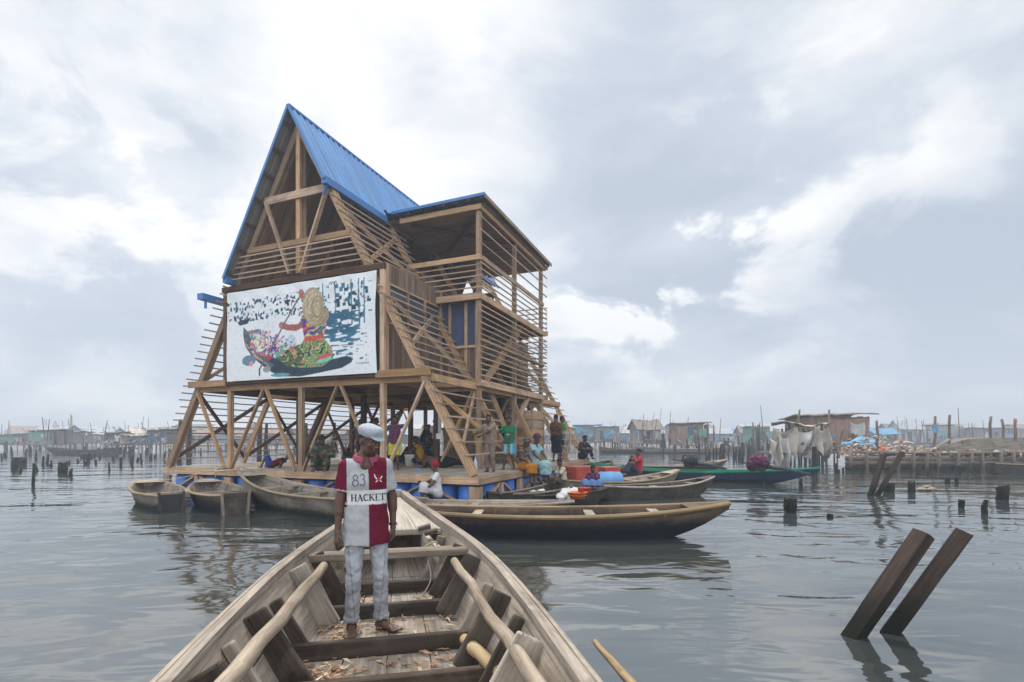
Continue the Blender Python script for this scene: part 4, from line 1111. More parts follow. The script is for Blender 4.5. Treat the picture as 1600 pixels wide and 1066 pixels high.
        for ax_ in range(3):
            a1, a2 = (ax_ + 1) % 3, (ax_ + 2) % 3
            sl0 = [slice(1, -1)] * 3; sl0[ax_] = slice(0, -1); sl1 = [slice(1, -1)] * 3; sl1[ax_] = slice(1, None)
            s0, s1 = S[tuple(sl0)], S[tuple(sl1)]
            for flag, rev in ((s0 & ~s1, False), (~s0 & s1, True)):
                e = np.argwhere(flag)
                if not len(e): continue
                e[:, a1] += 1; e[:, a2] += 1
                def cell(d1, d2):
                    q = e.copy(); q[:, a1] -= d1; q[:, a2] -= d2; return idx[q[:, 0], q[:, 1], q[:, 2]]
                f = np.stack([cell(1, 1), cell(0, 1), cell(0, 0), cell(1, 0)], 1)
                fs.append(f[:, ::-1] if rev else f)
        return P_, np.concatenate(fs) if fs else np.zeros((0, 4), int)

def mesh_obj(name, P_, F_, mat, parent=None, col=None, extra=None):
    me = bpy.data.meshes.new(name)
    v = [tuple(p) for p in P_]; f = [tuple(int(i) for i in q) for q in F_]
    if extra is not None:
        b = len(v); v += [tuple(p) for p in extra.v]; f += [tuple(i + b for i in q) for q in extra.f]
    me.from_pydata(v, [], f); me.materials.append(mat)
    me.polygons.foreach_set('use_smooth', [True] * len(f))
    if col is not None:
        at = me.color_attributes.new('Col', 'FLOAT_COLOR', 'POINT')
        c = np.array(col, np.float32)
        if c.ndim == 1: c = np.tile(c, (len(v), 1))
        at.data.foreach_set('color', np.concatenate([c, np.ones((len(c), 1), np.float32)], 1).ravel())
    o = bpy.data.objects.new(name, me); COL.objects.link(o)
    if parent is not None: o.parent = parent
    return o

def ik(a, b, l1, l2, hint):
    a = Vector(a); b = Vector(b); d = b - a; L = d.length
    if L > (l1 + l2) * .998: b = a + d * ((l1 + l2) * .998 / L); d = b - a; L = d.length
    u = d / L; h = Vector(hint); h = (h - u * h.dot(u)); h.normalize()
    x = (l1 * l1 - l2 * l2 + L * L) / (2 * L); y = math.sqrt(max(0, l1 * l1 - x * x))
    return a + u * x + h * y, b
def skeleton(pel=(0, 0, .90), chest=None, lean=(0, 0, 1), head=(0, 0), tilt=0.0, hr=(-.23, -.03, .80), hl=(.23, -.03, .80), fr=(-.10, 0, .075), fl=(.10, 0, .075),
             kr=(0, -1, 0), kl=(0, -1, 0), er=(-.4, 1, 0), el=(.4, 1, 0), toe_r=(-.15, -1, 0), toe_l=(.15, -1, 0), lat=(1, 0, 0)):
    """index 0 is the person's right; the figure faces -y"""
    J = {}; pel = Vector(pel); up = Vector(lean).normalized(); lat = Vector(lat).normalized()
    J['up'] = up; J['lat'] = lat; J['fwd'] = up.cross(lat) * -1
    J['pel'] = pel; J['chest'] = pel + up * .34; J['neck'] = pel + up * .545
    J['sh'] = [J['neck'] - lat * .155 - up * .065, J['neck'] + lat * .155 - up * .065]
    J['hip'] = [pel - lat * .085 - up * .02, pel + lat * .085 - up * .02]
    yaw, pitch = head
    Rm = Matrix((lat, -J['fwd'] * 1.0, up)).transposed()
    Hm = Rm.to_3x3() @ Matrix.Rotation(R(yaw), 3, 'Z') @ Matrix.Rotation(R(pitch), 3, 'X') @ Matrix.Rotation(R(tilt), 3, 'Y')
    J['Hm'] = Hm; J['head'] = J['neck'] + up * .05 + Hm @ Vector((0, -.018, .115))
    J['el'], J['wr'], J['kn'], J['an'], J['toe'] = [], [], [], [], []
    for i, (h, e) in enumerate(((hr, er), (hl, el))):
        a, b_ = ik(J['sh'][i], h, .285, .25, e); J['el'].append(a); J['wr'].append(b_)
    for i, (f, k, t_) in enumerate(((fr, kr, toe_r), (fl, kl, toe_l))):
        a, b_ = ik(J['hip'][i], f, .42, .41, k); J['kn'].append(a); J['an'].append(b_); J['toe'].append(b_ + Vector(t_).normalized() * .15 + Vector((0, 0, -.045)))
    return J
SKULL = (.076, .094, .104)
def head_sdf(F, J, k=.015, fine=False):
    H = J['Hm']; c = J['head']; q = lambda x, y, z: c + H @ Vector((x, y, z)); rot = [list(r_) for r_ in H]
    F.ell(q(0, .012, .03), SKULL, .02, rot)
    F.ell(q(0, -.028, -.035), (.060, .066, .072), .03, rot)          # face block
    F.cone(q(-.03, -.028, -.078), q(.03, -.028, -.078), .034, .034, .03)
    F.cone(q(0, -.062, -.088), q(0, -.058, -.082), .024, .024, .02)   # chin
    F.cone(q(-.038, -.070, .018), q(.038, -.070, .018), .015, .015, .02)   # brow
    F.ell(q(-.041, -.064, -.022), (.022, .018, .018), .015, rot); F.ell(q(.041, -.064, -.022), (.022, .018, .018), .015, rot)
    for sx in (-1, 1):
        F.ell(q(sx * .031, -.094, -.002), (.017, .014, .011), .012, rot, op='s')
        if fine: F.ell(q(sx * .031, -.078, -.003), (.0145, .012, .011), .004, rot)
        F.ell(q(sx * .077, .014, -.012), (.011, .021, .031), .008, rot)
    F.cone(q(0, -.086, .006), q(0, -.103, -.03), .008, .014, .012)
    for sx in (-1, 1): F.ell(q(sx * .014, -.094, -.036), (.010, .010, .008), .008, rot)
    F.ell(q(0, -.090, -.058), (.027, .012, .008), .006, rot); F.ell(q(0, -.087, -.0715), (.024, .012, .008), .006, rot)
def hand(F, mb, w, el, palm_n, curl, side, sc=1.0, n=6):
    """palm into the field, five finger tubes into mb"""
    d = (Vector(w) - Vector(el)).normalized(); pn = Vector(palm_n); pn = (pn - d * pn.dot(d)).normalized(); c = d.cross(pn) * (1 if side == 0 else -1)   # c points to the thumb side
    w = Vector(w); pe = w + d * .088
    for o in (-.026, -.008, .01, .027): F.cone(w + d * .012 + c * o * .6, pe - d * .006 + c * o, .017, .0135, .012)
    for i, (o, L) in enumerate(((.029, .072), (.010, .081), (-.009, .075), (-.027, .058))):
        p = pe - d * .02 + c * o; dd = d.copy(); pts = [p]; cu = curl * (1 + .12 * i)
        for j, fr_ in enumerate((.20, .42, .31, .22)):
            if j: dd = (Matrix.Rotation(cu * (.8, 1, .8)[j - 1], 3, d.cross(pn)) @ dd)
            p = p + dd * L * fr_ * 1.12; pts.append(p)
        mb.tube(pts, [.0098, .0098, .0088, .0080, .0052], n)
    p = w + d * .028 + c * .026; td = (d * .72 + c * .62 + pn * .28).normalized(); pts = [p - td * .012, p + td * .030, p + td * .03 + (d * .9 + c * .15 + pn * .35).normalized() * .03, p + td * .03 + (d * .9 + c * .0 + pn * .5).normalized() * .052]
    mb.tube(pts, [.014, .0125, .0105, .006], n)
def body_sdf(J, res, fine=False, palms=None, curl=.45, fat=1.0, toes=False):
    pts = [J[k] for k in ('pel', 'neck', 'head')] + J['el'] + J['wr'] + J['kn'] + J['toe'] + J['an'] + J['sh']
    lo = np.min([A3(p) for p in pts], 0) - .22; hi = np.max([A3(p) for p in pts], 0) + .22
    F = Field(lo, hi, res); up, lat, fwd = J['up'], J['lat'], J['fwd']; mb = MB()
    for sx in (-1, 1):
        F.cone(J['pel'] + lat * sx * .055, J['chest'] + lat * sx * .06, .085 * fat, .088 * fat, .05)
        F.cone(J['chest'] + lat * sx * .06, J['neck'] - up * .09 + lat * sx * .085, .088, .062, .05)
    F.cone(J['sh'][0] + up * .005, J['sh'][1] + up * .005, .05, .05, .05)
    F.cone(J['neck'] - up * .05, J['neck'] + up * .01, .075, .056, .05)
    F.cone(J['neck'] - up * .03, J['head'] + J['Hm'] @ Vector((0, .02, -.05)), .056, .050, .03)
    head_sdf(F, J, fine=fine)
    for i in (0, 1):
        F.cone(J['sh'][i], J['el'][i], .049, .036, .025); F.cone(J['el'][i], J['wr'][i], .037, .024, .02)
        F.cone(J['el'][i] * .85 + J['sh'][i] * .15, J['el'][i].lerp(J['wr'][i], .35), .036, .037, .02)
        F.cone(J['hip'][i], J['kn'][i], .082 * fat, .050, .03); F.cone(J['kn'][i], J['an'][i], .050, .032, .02)
        F.cone(J['kn'][i].lerp(J['an'][i], .12), J['kn'][i].lerp(J['an'][i], .5), .046, .044, .03)
        t_ = J['toe'][i]; a_ = J['an'][i]; fd = (t_ - a_); fd.z = 0; fd = fd.normalized() if fd.length > .02 else Vector((0, -1, 0)); sd = Vector((fd.y, -fd.x, 0))
        F.cone(a_ - Vector((0, 0, .04)) - fd * .035, a_ - Vector((0, 0, .02)) + fd * .03, .030, .034, .03)
        for o in (-.018, .014): F.cone(a_ - Vector((0, 0, .03)) + fd * .02, t_ + sd * o * 1.6, .03, .018, .03)
        if toes:
            for j, o in enumerate((-.036, -.017, 0, .016, .031)):
                o2 = o if i == 0 else -o
                L = (.045, .040, .034, .03, .024)[j] if True else 0
                F.cone(t_ + sd * o2 * 1.0 * (-1), t_ + sd * o2 * (-1.1) + fd * L + Vector((0, 0, -.006)), .013 if j else .016, .010 if j else .014, .006)
        pn = (palms or (lat, -lat))[i]
        hand(F, mb, J['wr'][i], J['el'][i], pn, curl if not hasattr(curl, '__len__') else curl[i], i, n=8 if fine else 5)
    return F, mb
def shirt_sdf(J, res, ex=.02, sleeve=.55, hem=.06, flare=.015, like=None):
    pts = [J['pel'] - J['up'] * .25, J['neck']] + J['el'] + J['wr'] + J['sh']
    lo = np.min([A3(p) for p in pts], 0) - .24; hi = np.max([A3(p) for p in pts], 0) + .2
    F = Field(lo, hi, res); up, lat = J['up'], J['lat']; base = J['pel'] - up * hem
    for sx in (-1, 1):
        F.cone(base + lat * sx * .060, J['chest'] + lat * sx * .062, .092 + ex + flare, .094 + ex, .05, cuta=True)
        F.cone(J['chest'] + lat * sx * .062, J['neck'] - up * .085 + lat * sx * .09, .094 + ex, .064 + ex, .05)
    F.cone(J['sh'][0] + up * .004, J['sh'][1] + up * .004, .052 + ex * .6, .052 + ex * .6, .05)
    for i in (0, 1):
        if sleeve > 0:
            if sleeve <= 1: e = J['sh'][i].lerp(J['el'][i], sleeve); F.cone(J['sh'][i], e, .054 + ex * .7, .056 + ex * .9, .03, cutb=True)
            else:
                F.cone(J['sh'][i], J['el'][i], .054 + ex * .7, .044 + ex * .7, .03); F.cone(J['el'][i], J['el'][i].lerp(J['wr'][i], sleeve - 1), .046 + ex * .7, .034 + ex * .7, .03, cutb=True)
    F.clip(J['neck'] + up * .018, up)
    return F
def bottom_sdf(J, res, kind='trousers', length=1.9, ex=.016):
    pts = [J['pel']] + J['kn'] + J['an'] + J['hip']
    lo = np.min([A3(p) for p in pts], 0) - .26; hi = np.max([A3(p) for p in pts], 0) + .26
    F = Field(lo, hi, res); up, lat = J['up'], J['lat']
    for sx in (-1, 1): F.cone(J['pel'] + lat * sx * .056 + up * .09, J['pel'] + lat * sx * .062 - up * .05, .086 + ex, .094 + ex, .04, cuta=True)
    if kind == 'trousers':
        for i in (0, 1):
            if length <= 1: F.cone(J['hip'][i], J['hip'][i].lerp(J['kn'][i], length), .088 + ex, .072 + ex * 1.8, .02, cutb=True)
            else:
                F.cone(J['hip'][i], J['kn'][i], .086 + ex, .054 + ex * 1.1, .018)
                F.cone(J['kn'][i], J['kn'][i].lerp(J['an'][i], length - 1), .055 + ex * 1.1, .052 + ex * 1.1, .018, cutb=True)
    else:
        kc = (J['kn'][0] + J['kn'][1]) / 2; ac = (J['an'][0] + J['an'][1]) / 2
        for i in (0, 1):
            F.cone(J['hip'][i], J['kn'][i], .10 + ex, .085 + ex, .09)
            F.cone(J['kn'][i], J['kn'][i].lerp(J['an'][i], length - 1), .085 + ex, .10 + ex, .09, cutb=True)
        F.cone(J['pel'], kc, .11, .10, .08); F.cone(kc, kc.lerp(ac, length - 1), .10, .11, .08, cutb=True)
    return F
def hair_sdf(J, res, grow=.011, kind='short'):
    H = J['Hm']; c = J['head']; rot = [list(r_) for r_ in H]
    F = Field(A3(c) - .24, A3(c) + .24, res); ctr = c + H @ Vector((0, .012, .03))
    r_ = tuple(a + grow for a in SKULL)
    if kind == 'short': F.ell(ctr, r_, 0, rot, cut=lambda x, y, z: np.maximum(-(z - .000 + .55 * (y + .015)), -(z + .055)))
    elif kind == 'wrap':
        F.ell(ctr + H @ Vector((0, .01, .012)), (r_[0] + .016, r_[1] + .018, r_[2] + .018), 0, rot, cut=lambda x, y, z: -(z + .012 + .42 * y))
        F.ell(ctr + H @ Vector((.0, .085, .015)), (.055, .05, .05), .03, rot)
    elif kind == 'ball': F.ell(ctr + H @ Vector((0, .02, .022)), (.108, .115, .112), 0, rot, cut=lambda x, y, z: -(z + .05 + .55 * y))
    elif kind == 'cap':
        F.ell(ctr + H @ Vector((0, .008, .028)), (r_[0] + .016, r_[1] + .014, .072), 0, rot, cut=lambda x, y, z: -(z + .012))
    return F
def patt(P_, cols, f=22.0, seed=0.0):
    n_ = np.sin(P_[:, 0] * f + seed + 1.3 * np.sin(P_[:, 2] * f * .8)) + np.sin(P_[:, 2] * f * 1.2 + 2 * seed + 1.1 * np.sin(P_[:, 0] * f * .7 + P_[:, 1] * f)) + .7 * np.sin(P_[:, 1] * f * 1.7)
    q = np.clip(((n_ + 2.7) / 5.4 * len(cols)).astype(int), 0, len(cols) - 1)
    return np.array(cols, np.float32)[q]
def person(loc, face, J, label, scale=1.0, top=None, bottom=None, hair='short', hair_col=None, res=.019, group=None, roll=None, sleeve=.55, blen=1.85, bkind='trousers', tight=.018, curl=.45, hem=.06, palms=None):
    """face: heading in degrees, 0 looks towards the camera (-y), positive turns to the person's left (+x)"""
    root = empty('person', loc, 0, label, 'person', group)
    root.rotation_euler = (roll[0], roll[1], R(face)) if roll else (0, 0, R(face))
    root.scale = (scale,) * 3
    F, mb = body_sdf(J, res, curl=curl, palms=palms); P_, F_ = F.mesh(); mesh_obj('body', P_, F_, M['skin'], root, extra=mb)
    if top is not None:
        F = shirt_sdf(J, res, tight, sleeve, hem); F.wrinkle(.004, 26, loc[0]); P_, F_ = F.mesh()
        mesh_obj('shirt', P_, F_, M['cloth'], root, col=top(P_) if callable(top) else top)
    if bottom is not None:
        F = bottom_sdf(J, res, bkind, blen); F.wrinkle(.004, 24, loc[1]); P_, F_ = F.mesh()
        mesh_obj({'trousers': 'trousers' if blen > 1.2 else 'shorts', 'skirt': 'wrap_skirt'}[bkind], P_, F_, M['cloth'], root, col=bottom(P_) if callable(bottom) else bottom)
    if hair:
        F = hair_sdf(J, res * .75, .012, hair); P_, F_ = F.mesh()
        if hair == 'short': mesh_obj('hair', P_, F_, M['hair'], root)
        else: mesh_obj({'wrap': 'headscarf', 'ball': 'headwrap', 'cap': 'cap'}[hair], P_, F_, M['cloth'], root, col=hair_col(P_) if callable(hair_col) else hair_col)
    return root

# ------------------------------------------------------------------ the man in the foreground boat
J = skeleton(pel=(0, .0, .912), lean=(0, .035, 1), head=(36, 19), tilt=-2, hr=(-.235, -.045, .84), hl=(.225, .0, .87), fr=(-.115, .02, .075), fl=(.125, .0, .075),
             kr=(-.1, -1, 0), kl=(.1, -1, 0), er=(-.9, .5, 0), el=(.8, .8, 0), toe_r=(-.12, -1, 0), toe_l=(.75, -1, 0))
MAN_P = Vector(px(572, 986, .022)); MAN_S = .94
man = empty('person', MAN_P, R(22), 'man in flat cap, quartered rugby shirt and pale jeans standing in the foreground boat', 'person')
man.scale = (MAN_S,) * 3
F, mb = body_sdf(J, .0062, fine=True, palms=(Vector((1, .35, 0)), Vector((-1, .35, 0))), curl=(.75, .6), toes=True)
P_, F_ = F.mesh(); body = mesh_obj('body', P_, F_, M['skin'], man, extra=mb)
H = J['Hm']; hc = J['head']
for sx in (-1, 1):
    e = MB(); e.lathe([(0, -.0095)] + [(.0095 * math.cos(a), .0095 * math.sin(a)) for a in np.linspace(-1.4, 1.4, 9)] + [(0, .0095)], 14)
    o = e.build('eye', M['eye'], man, smooth=True); o.location = hc + H @ Vector((sx * .031, -.0815, -.004)); o.rotation_euler = (H @ Matrix.Rotation(R(90), 3, 'X')).to_euler()
    ir = MB(); ir.lathe([(0, .0102), (.0048, .0093), (.0048, .006)], 12); q = ir.build('iris', M['hair'], o)
# jeans with turned-up cuffs
F = bottom_sdf(J, .0066, 'trousers', 1.93, .006)
for i in (0, 1):
    k, a = J['kn'][i], J['an'][i]
    F.cone(k.lerp(a, .84), k.lerp(a, .925), .0655, .0655, .004, cuta=True, cutb=True)
F.wrinkle(.0036, 30, 1.0); F.wrinkle(.0028, 62, 2.2); F.wrinkle(.0014, 110, .3)
P_, F_ = F.mesh()
fade = np.clip(.5 + .35 * np.sin(P_[:, 0] * 31 + 3 * np.sin(P_[:, 2] * 9)) * np.sin(P_[:, 2] * 14) + .25 * (P_[:, 1] < -.03), 0, 1)[:, None]
jc = np.array([.175, .19, .225]) * (1 - fade) + np.array([.36, .37, .395]) * fade
seam = (np.abs(np.abs(P_[:, 0]) - .165 + .09 * np.clip(.9 - P_[:, 2], 0, 1)) < .004) | ((np.abs(P_[:, 0] - .002) < .006) & (P_[:, 2] > .72)); jc[seam] *= .6
mesh_obj('jeans', P_, F_, M['cloth'], man, col=jc)
# rugby shirt
FS = shirt_sdf(J, .0066, .013, .72, .165, .030)
FS.wrinkle(.0042, 20, .4); FS.wrinkle(.0019, 47, 1.7)
P_, F_ = FS.mesh()
grey = np.array([.36, .375, .385]); mar = np.array([.115, .010, .027]); wht = np.array([.60, .60, .60])
x, z = P_[:, 0], P_[:, 2]
BAND0, BAND1 = 1.085, 1.20
armr = np.array([(Vector(p) - J['sh'][0]).dot((J['el'][0] - J['sh'][0]).normalized()) for p in P_])
lat_r = (x < J['sh'][0].x - .004) & (z > 1.06); lat_l = (x > J['sh'][1].x + .010) & (z > 1.06)
colr = np.where((x > .012)[:, None], mar, grey)
colr = np.where(((z > BAND0) & (z < BAND1))[:, None], wht, colr)
colr = np.where(lat_r[:, None], mar, colr); colr = np.where(lat_l[:, None], grey, colr)
cuff = np.array([min(abs((Vector(p) - J['sh'][i].lerp(J['el'][i], .72)).dot((J['el'][i] - J['sh'][i]).normalized())) for i in (0, 1)) for p in P_])
colr = np.where((lat_r & (cuff < .010))[:, None], np.array([.50, .40, .42]), colr)
shirt = mesh_obj('shirt', P_, F_, M['cloth'], man, col=colr)
# collar: two turned-down flaps and a placket
FC = Field(A3(J['neck']) - .2, A3(J['neck']) + .2, .005)
nk = J['neck']; up = J['up']
ring = []
for k in range(17):
    a = R(-62 + (360 - 56) * k / 16 + 0) ; a = R(-90 + 26 + (360 - 52) * k / 16)
    ring.append(nk + Vector((math.cos(a) * .083, math.sin(a) * .070 - .006, .018 + .022 * math.sin(a))))
for a, b_ in zip(ring, ring[1:]): FC.cone(a, b_, .017, .017, .012)
for a, b_ in zip(ring, ring[1:]): FC.cone(a + Vector((0, 0, -.020)) + (a - nk).normalized() * .014, b_ + Vector((0, 0, -.020)) + (b_ - nk).normalized() * .014, .012, .012, .012)
for sx, rg in ((1, ring[0]), (-1, ring[-1])): FC.cone(rg, rg + Vector((sx * .012, -.022, -.055)), .014, .007, .012)
P_, F_ = FC.mesh(); mesh_obj('collar', P_, F_, M['cloth'], man, col=(.30, .07, .11))
# cap: soft crown, band and stiff peak
rot = [list(r_) for r_ in H]
FC = Field(A3(hc) - .25, A3(hc) + .25, .006)
q = lambda x, y, z: hc + H @ Vector((x, y, z))
FC.ell(q(0, .014, .086), (.094, .112, .046), 0, rot); FC.ell(q(0, .014, .058), (.090, .108, .050), .02, rot, cut=lambda x, y, z: -(z + .022))
FC.ell(q(0, .0, .104), (.076, .09, .032), .03, rot)
FC.wrinkle(.0022, 40, 3.0); P_, F_ = FC.mesh(); cap = mesh_obj('cap', P_, F_, M['cloth'], man, col=(.37, .40, .44))
FC = Field(A3(hc) - .25, A3(hc) + .25, .005)
FC.ell(q(0, -.085, .048), (.066, .060, .010), 0, [list(r_) for r_ in (H @ Matrix.Rotation(R(14), 3, 'X'))]); P_, F_ = FC.mesh(); mesh_obj('peak', P_, F_, M['cloth'], cap, col=(.30, .335, .38))
sb = MB(); pts = []
for k in range(17):
    a = R(-165 + 150 * k / 16); pts.append(q(math.cos(a) * .090, .014 + math.sin(a) * .109, .042))
sb.tube(pts, .0065, 6); sb.build('strap', M['ink_grey'], cap)
FC = hair_sdf(J, .006, .005, 'short'); P_, F_ = FC.mesh(); mesh_obj('hair', P_, F_, M['hair'], man)
wt = MB(); w_, e_ = J['wr'][1], J['el'][1]; dd = (w_ - e_).normalized(); wt.tube([w_ - dd * .035, w_ - dd * .012], .034, 12); wt.build('watch', M['watch'], man)
# printed marks on the shirt, laid on its front surface
def on_shirt(x, z):
    y = -.30
    for _ in range(160):
        d = FS.sample((x, y, z))
        if d < .0008: break
        y += min(max(d * .7, .0006), .006)
    return Vector((x, y - .0028, z))
def decal(polys, name, mat, parent, ox, oz, sc, slant=0.0):
    mb = MB()
    for pl_ in polys:
        # quads only: subdivide so the mark follows the cloth
        a, b_, c, d = [Vector((p[0], p[1])) for p in pl_]
        n = max(1, int(max((b_ - a).length, (d - c).length) * sc / .012)); m_ = max(1, int(max((d - a).length, (c - b_).length) * sc / .012))
        def fn(u_, v_):
            p = a.lerp(b_, u_).lerp(d.lerp(c, u_), v_); return on_shirt(ox + p.x * sc, oz + (p.y + p.x * slant) * sc)
        mb.grid(fn, n, m_)
    return mb.build(name, mat, parent)
def bar(x0, y0, x1, y1, w):
    d = Vector((x1 - x0, y1 - y0)).normalized(); p = Vector((-d.y, d.x)) * w / 2
    return [(x0 - p.x, y0 - p.y), (x1 - p.x, y1 - p.y), (x1 + p.x, y1 + p.y), (x0 + p.x, y0 + p.y)]
def arc(cx, cy, rx, ry, a0, a1, w, n=10):
    out = []
    for k in range(n):
        t0, t1 = R(a0 + (a1 - a0) * k / n), R(a0 + (a1 - a0) * (k + 1) / n)
        ww = w if not callable(w) else w((k + .5) / n)
        i0, o0 = 1 - ww / rx / 2, 1 + ww / rx / 2
        out.append([(cx + rx * i0 * math.cos(t0), cy + ry * i0 * math.sin(t0)), (cx + rx * i0 * math.cos(t1), cy + ry * i0 * math.sin(t1)), (cx + rx * o0 * math.cos(t1), cy + ry * o0 * math.sin(t1)), (cx + rx * o0 * math.cos(t0), cy + ry * o0 * math.sin(t0))])
    return out
SR, TN = .17, .075         # heavy and fine strokes of the roman capitals (height 1)
def ser(x, y, w=.34): return [bar(x - w / 2, y, x + w / 2, y, .06)]
GL = {
 'H': (.86, [bar(.18, 0, .18, 1, SR), bar(.68, 0, .68, 1, SR), bar(.18, .5, .68, .5, TN)] + ser(.18, .03) + ser(.68, .03) + ser(.18, .97) + ser(.68, .97)),
 'A': (.86, [bar(.12, 0, .42, 1, TN), bar(.40, 1, .74, 0, SR), bar(.22, .34, .62, .34, TN)] + ser(.12, .03, .28) + ser(.72, .03, .32)),
 'C': (.80, arc(.44, .5, .34, .44, 48, 312, lambda f: TN + (SR - TN) * math.sin(f * math.pi) ** 2, 16) + [bar(.70, .72, .70, .97, .06), bar(.70, .03, .70, .26, .05)]),
 'K': (.86, [bar(.18, 0, .18, 1, SR), bar(.24, .42, .68, .97, TN), bar(.36, .56, .74, .02, SR)] + ser(.18, .03) + ser(.18, .97) + ser(.66, .97, .28) + ser(.74, .03, .28)),
 'E': (.74, [bar(.18, 0, .18, 1, SR), bar(.10, .965, .64, .965, .07), bar(.10, .035, .66, .035, .07), bar(.18, .5, .48, .5, TN), bar(.64, .78, .64, 1, .06), bar(.66, 0, .66, .24, .06), bar(.48, .39, .48, .61, .05)]),
 'T': (.80, [bar(.40, 0, .40, 1, SR), bar(.06, .965, .74, .965, .07), bar(.06, .76, .06, 1, .06), bar(.74, .76, .74, 1, .06)] + ser(.40, .03)),
}
def word(txt):
    out, x = [], 0
    for ch in txt:
        w, pl_ = GL[ch]; out += [[(p[0] + x, p[1]) for p in q_] for q_ in pl_]; x += w
    return out, x
wd_, wl = word('HACKETT'); sc_ = .325 / wl
decal(wd_, 'lettering', M['ink'], shirt, -.132, 1.113, sc_, .0)
d8 = arc(.26, .76, .19, .22, 0, 360, .075, 18) + arc(.26, .27, .24, .26, 0, 360, .085, 20)
d3 = arc(.86, .76, .19, .22, 150, -70, .08, 14) + arc(.84, .27, .24, .27, 85, -150, .085, 16)
for dx, mt in ((.03, 'ink_grey'),): decal([[(p[0] + dx, p[1] - dx) for p in q_] for q_ in d8 + d3], 'number', M[mt], shirt, -.122, 1.238, .092, .10)
cr = [bar(.05, .72, .30, .40, .12), bar(.95, .72, .70, .40, .12), bar(.16, .05, .38, .26, .10), bar(.86, .05, .64, .26, .10), bar(.02, .95, .12, .75, .10)]
decal(cr, 'crest', M['ink_white'], shirt, .055, 1.262, .072); decal([bar(.5, 0, .5, .86, .13), bar(.16, .34, .84, .34, .13)], 'crest', M['ink_red'], shirt, .055, 1.262, .072)
# ------------------------------------------------------------------ people on and around the school
def deckpt(x, y, h=PLAT): return px(x, y, h)
STAND = dict()
def stand(**k):
    d = dict(pel=(0, 0, .905), hr=(-.21, -.04, .80), hl=(.21, -.04, .80)); d.update(k); return skeleton(**d)
def sit_floor(**k):       # knees drawn up, arms resting on them
    d = dict(pel=(0, .08, .13), lean=(0, -.22, 1), fr=(-.13, -.42, .075), fl=(.13, -.42, .075), kr=(-.2, 0, 1), kl=(.2, 0, 1), hr=(-.14, -.42, .40), hl=(.14, -.42, .40), er=(-.7, 0, -.6), el=(.7, 0, -.6), head=(0, 10)); d.update(k); return skeleton(**d)
def sit_edge(**k):        # on an edge, shins hanging
    d = dict(pel=(0, .05, .10), lean=(0, -.12, 1), fr=(-.11, -.40, -.34), fl=(.11, -.42, -.34), kr=(0, -.6, 1), kl=(0, -.6, 1), hr=(-.13, -.34, .18), hl=(.13, -.34, .18), er=(-.7, .4, 0), el=(.7, .4, 0), head=(0, 12)); d.update(k); return skeleton(**d)
C = lambda *c: np.array(c)
def stripes(a, b_, f, ax=2): return lambda P_: np.where((np.sin(P_[:, ax] * f) > .2)[:, None], C(*a), C(*b_))
# --- left bay
person(deckpt(424, 731), 0, skeleton(pel=(0, 0, .11), lean=(.9, .15, .38), lat=(.25, 0, -1) if False else (.1, -1, .2), head=(10, 10), fr=(-.34, -.10, .08), fl=(-.28, .16, .08), kr=(-.1, 0, 1), kl=(-.2, .1, 1), hr=(.42, -.22, .06), hl=(.30, .22, .1), er=(0, -1, .3), el=(0, 1, 0)),
       'child in blue shorts and maroon shirt lounging on the deck near the corner post', .72, (.10, .015, .022), (.02, .05, .28), blen=.9, sleeve=.6)
person(deckpt(503, 736), 12, sit_floor(head=(15, 28)), 'person in dark camouflage clothes sitting hunched on the deck edge', .98, lambda P_: patt(P_, [(.07, .07, .045), (.035, .04, .03), (.11, .10, .07)], 26), lambda P_: patt(P_, [(.07, .075, .05), (.03, .035, .025), (.12, .11, .08)], 24, 1), sleeve=1.5)
person(deckpt(507, 719), 75, skeleton(pel=(0, 0, .80), lean=(0, -.92, .40), head=(0, 15), hr=(-.16, -.62, .30), hl=(.16, -.62, .34), kr=(0, -1, 0), kl=(0, -1, 0)), 'child in white shirt bending forward behind the sitting person in camouflage', .80, (.56, .55, .52), (.05, .05, .07), blen=1.0)
person(deckpt(541, 727), 40, sit_floor(lean=(0, -.45, 1), head=(0, 30)), 'bare-armed child in black crouching behind the camouflage-clad person', .62, (.02, .02, .022), (.06, .05, .045), sleeve=0.2, blen=.9)
person(deckpt(563, 721), 15, stand(hr=(-.30, -.28, 1.05), hl=(.20, -.05, .8), er=(-1, .2, -.5), head=(-20, 0)), 'child peering past a diagonal brace above the capped man', .86, (.18, .16, .16), (.10, .08, .06), blen=1.0)
person(deckpt(588, 716), 60, stand(hl=(.25, -.30, 1.35), el=(1, .2, -.3), head=(30, 0)), 'person in dark shirt standing behind the front post above the capped man', .97, (.028, .03, .04), (.03, .03, .035), sleeve=1.2)
person(deckpt(617, 735), 0, stand(hr=(-.34, -.05, 1.02), hl=(.34, -.02, 1.72), er=(-1, .1, -.3), el=(1, .1, 0), head=(0, 0)), 'child in colourful shirt and yellow shorts with one arm raised to a brace', .80, lambda P_: patt(P_, [(.02, .03, .12), (.30, .03, .04), (.02, .04, .16), (.12, .10, .07), (.03, .03, .10)], 40), (.50, .47, .04), blen=1.0)
person(deckpt(628, 722), 0, skeleton(pel=(0, 0, .12), lean=(-1, 0, .05), lat=(0, 1, 0), head=(0, 0), fr=(.60, -.08, .62), fl=(.62, .10, .25), kr=(-.3, 0, 1), kl=(-.3, 0, 1), hr=(-.2, -.25, .10), hl=(-.2, .25, .1), er=(0, -1, 0), el=(0, 1, 0)), 'person lying on the deck behind the yellow shorts with one leg kicked up', .95, (.03, .03, .035), (.03, .032, .05), res=.021)
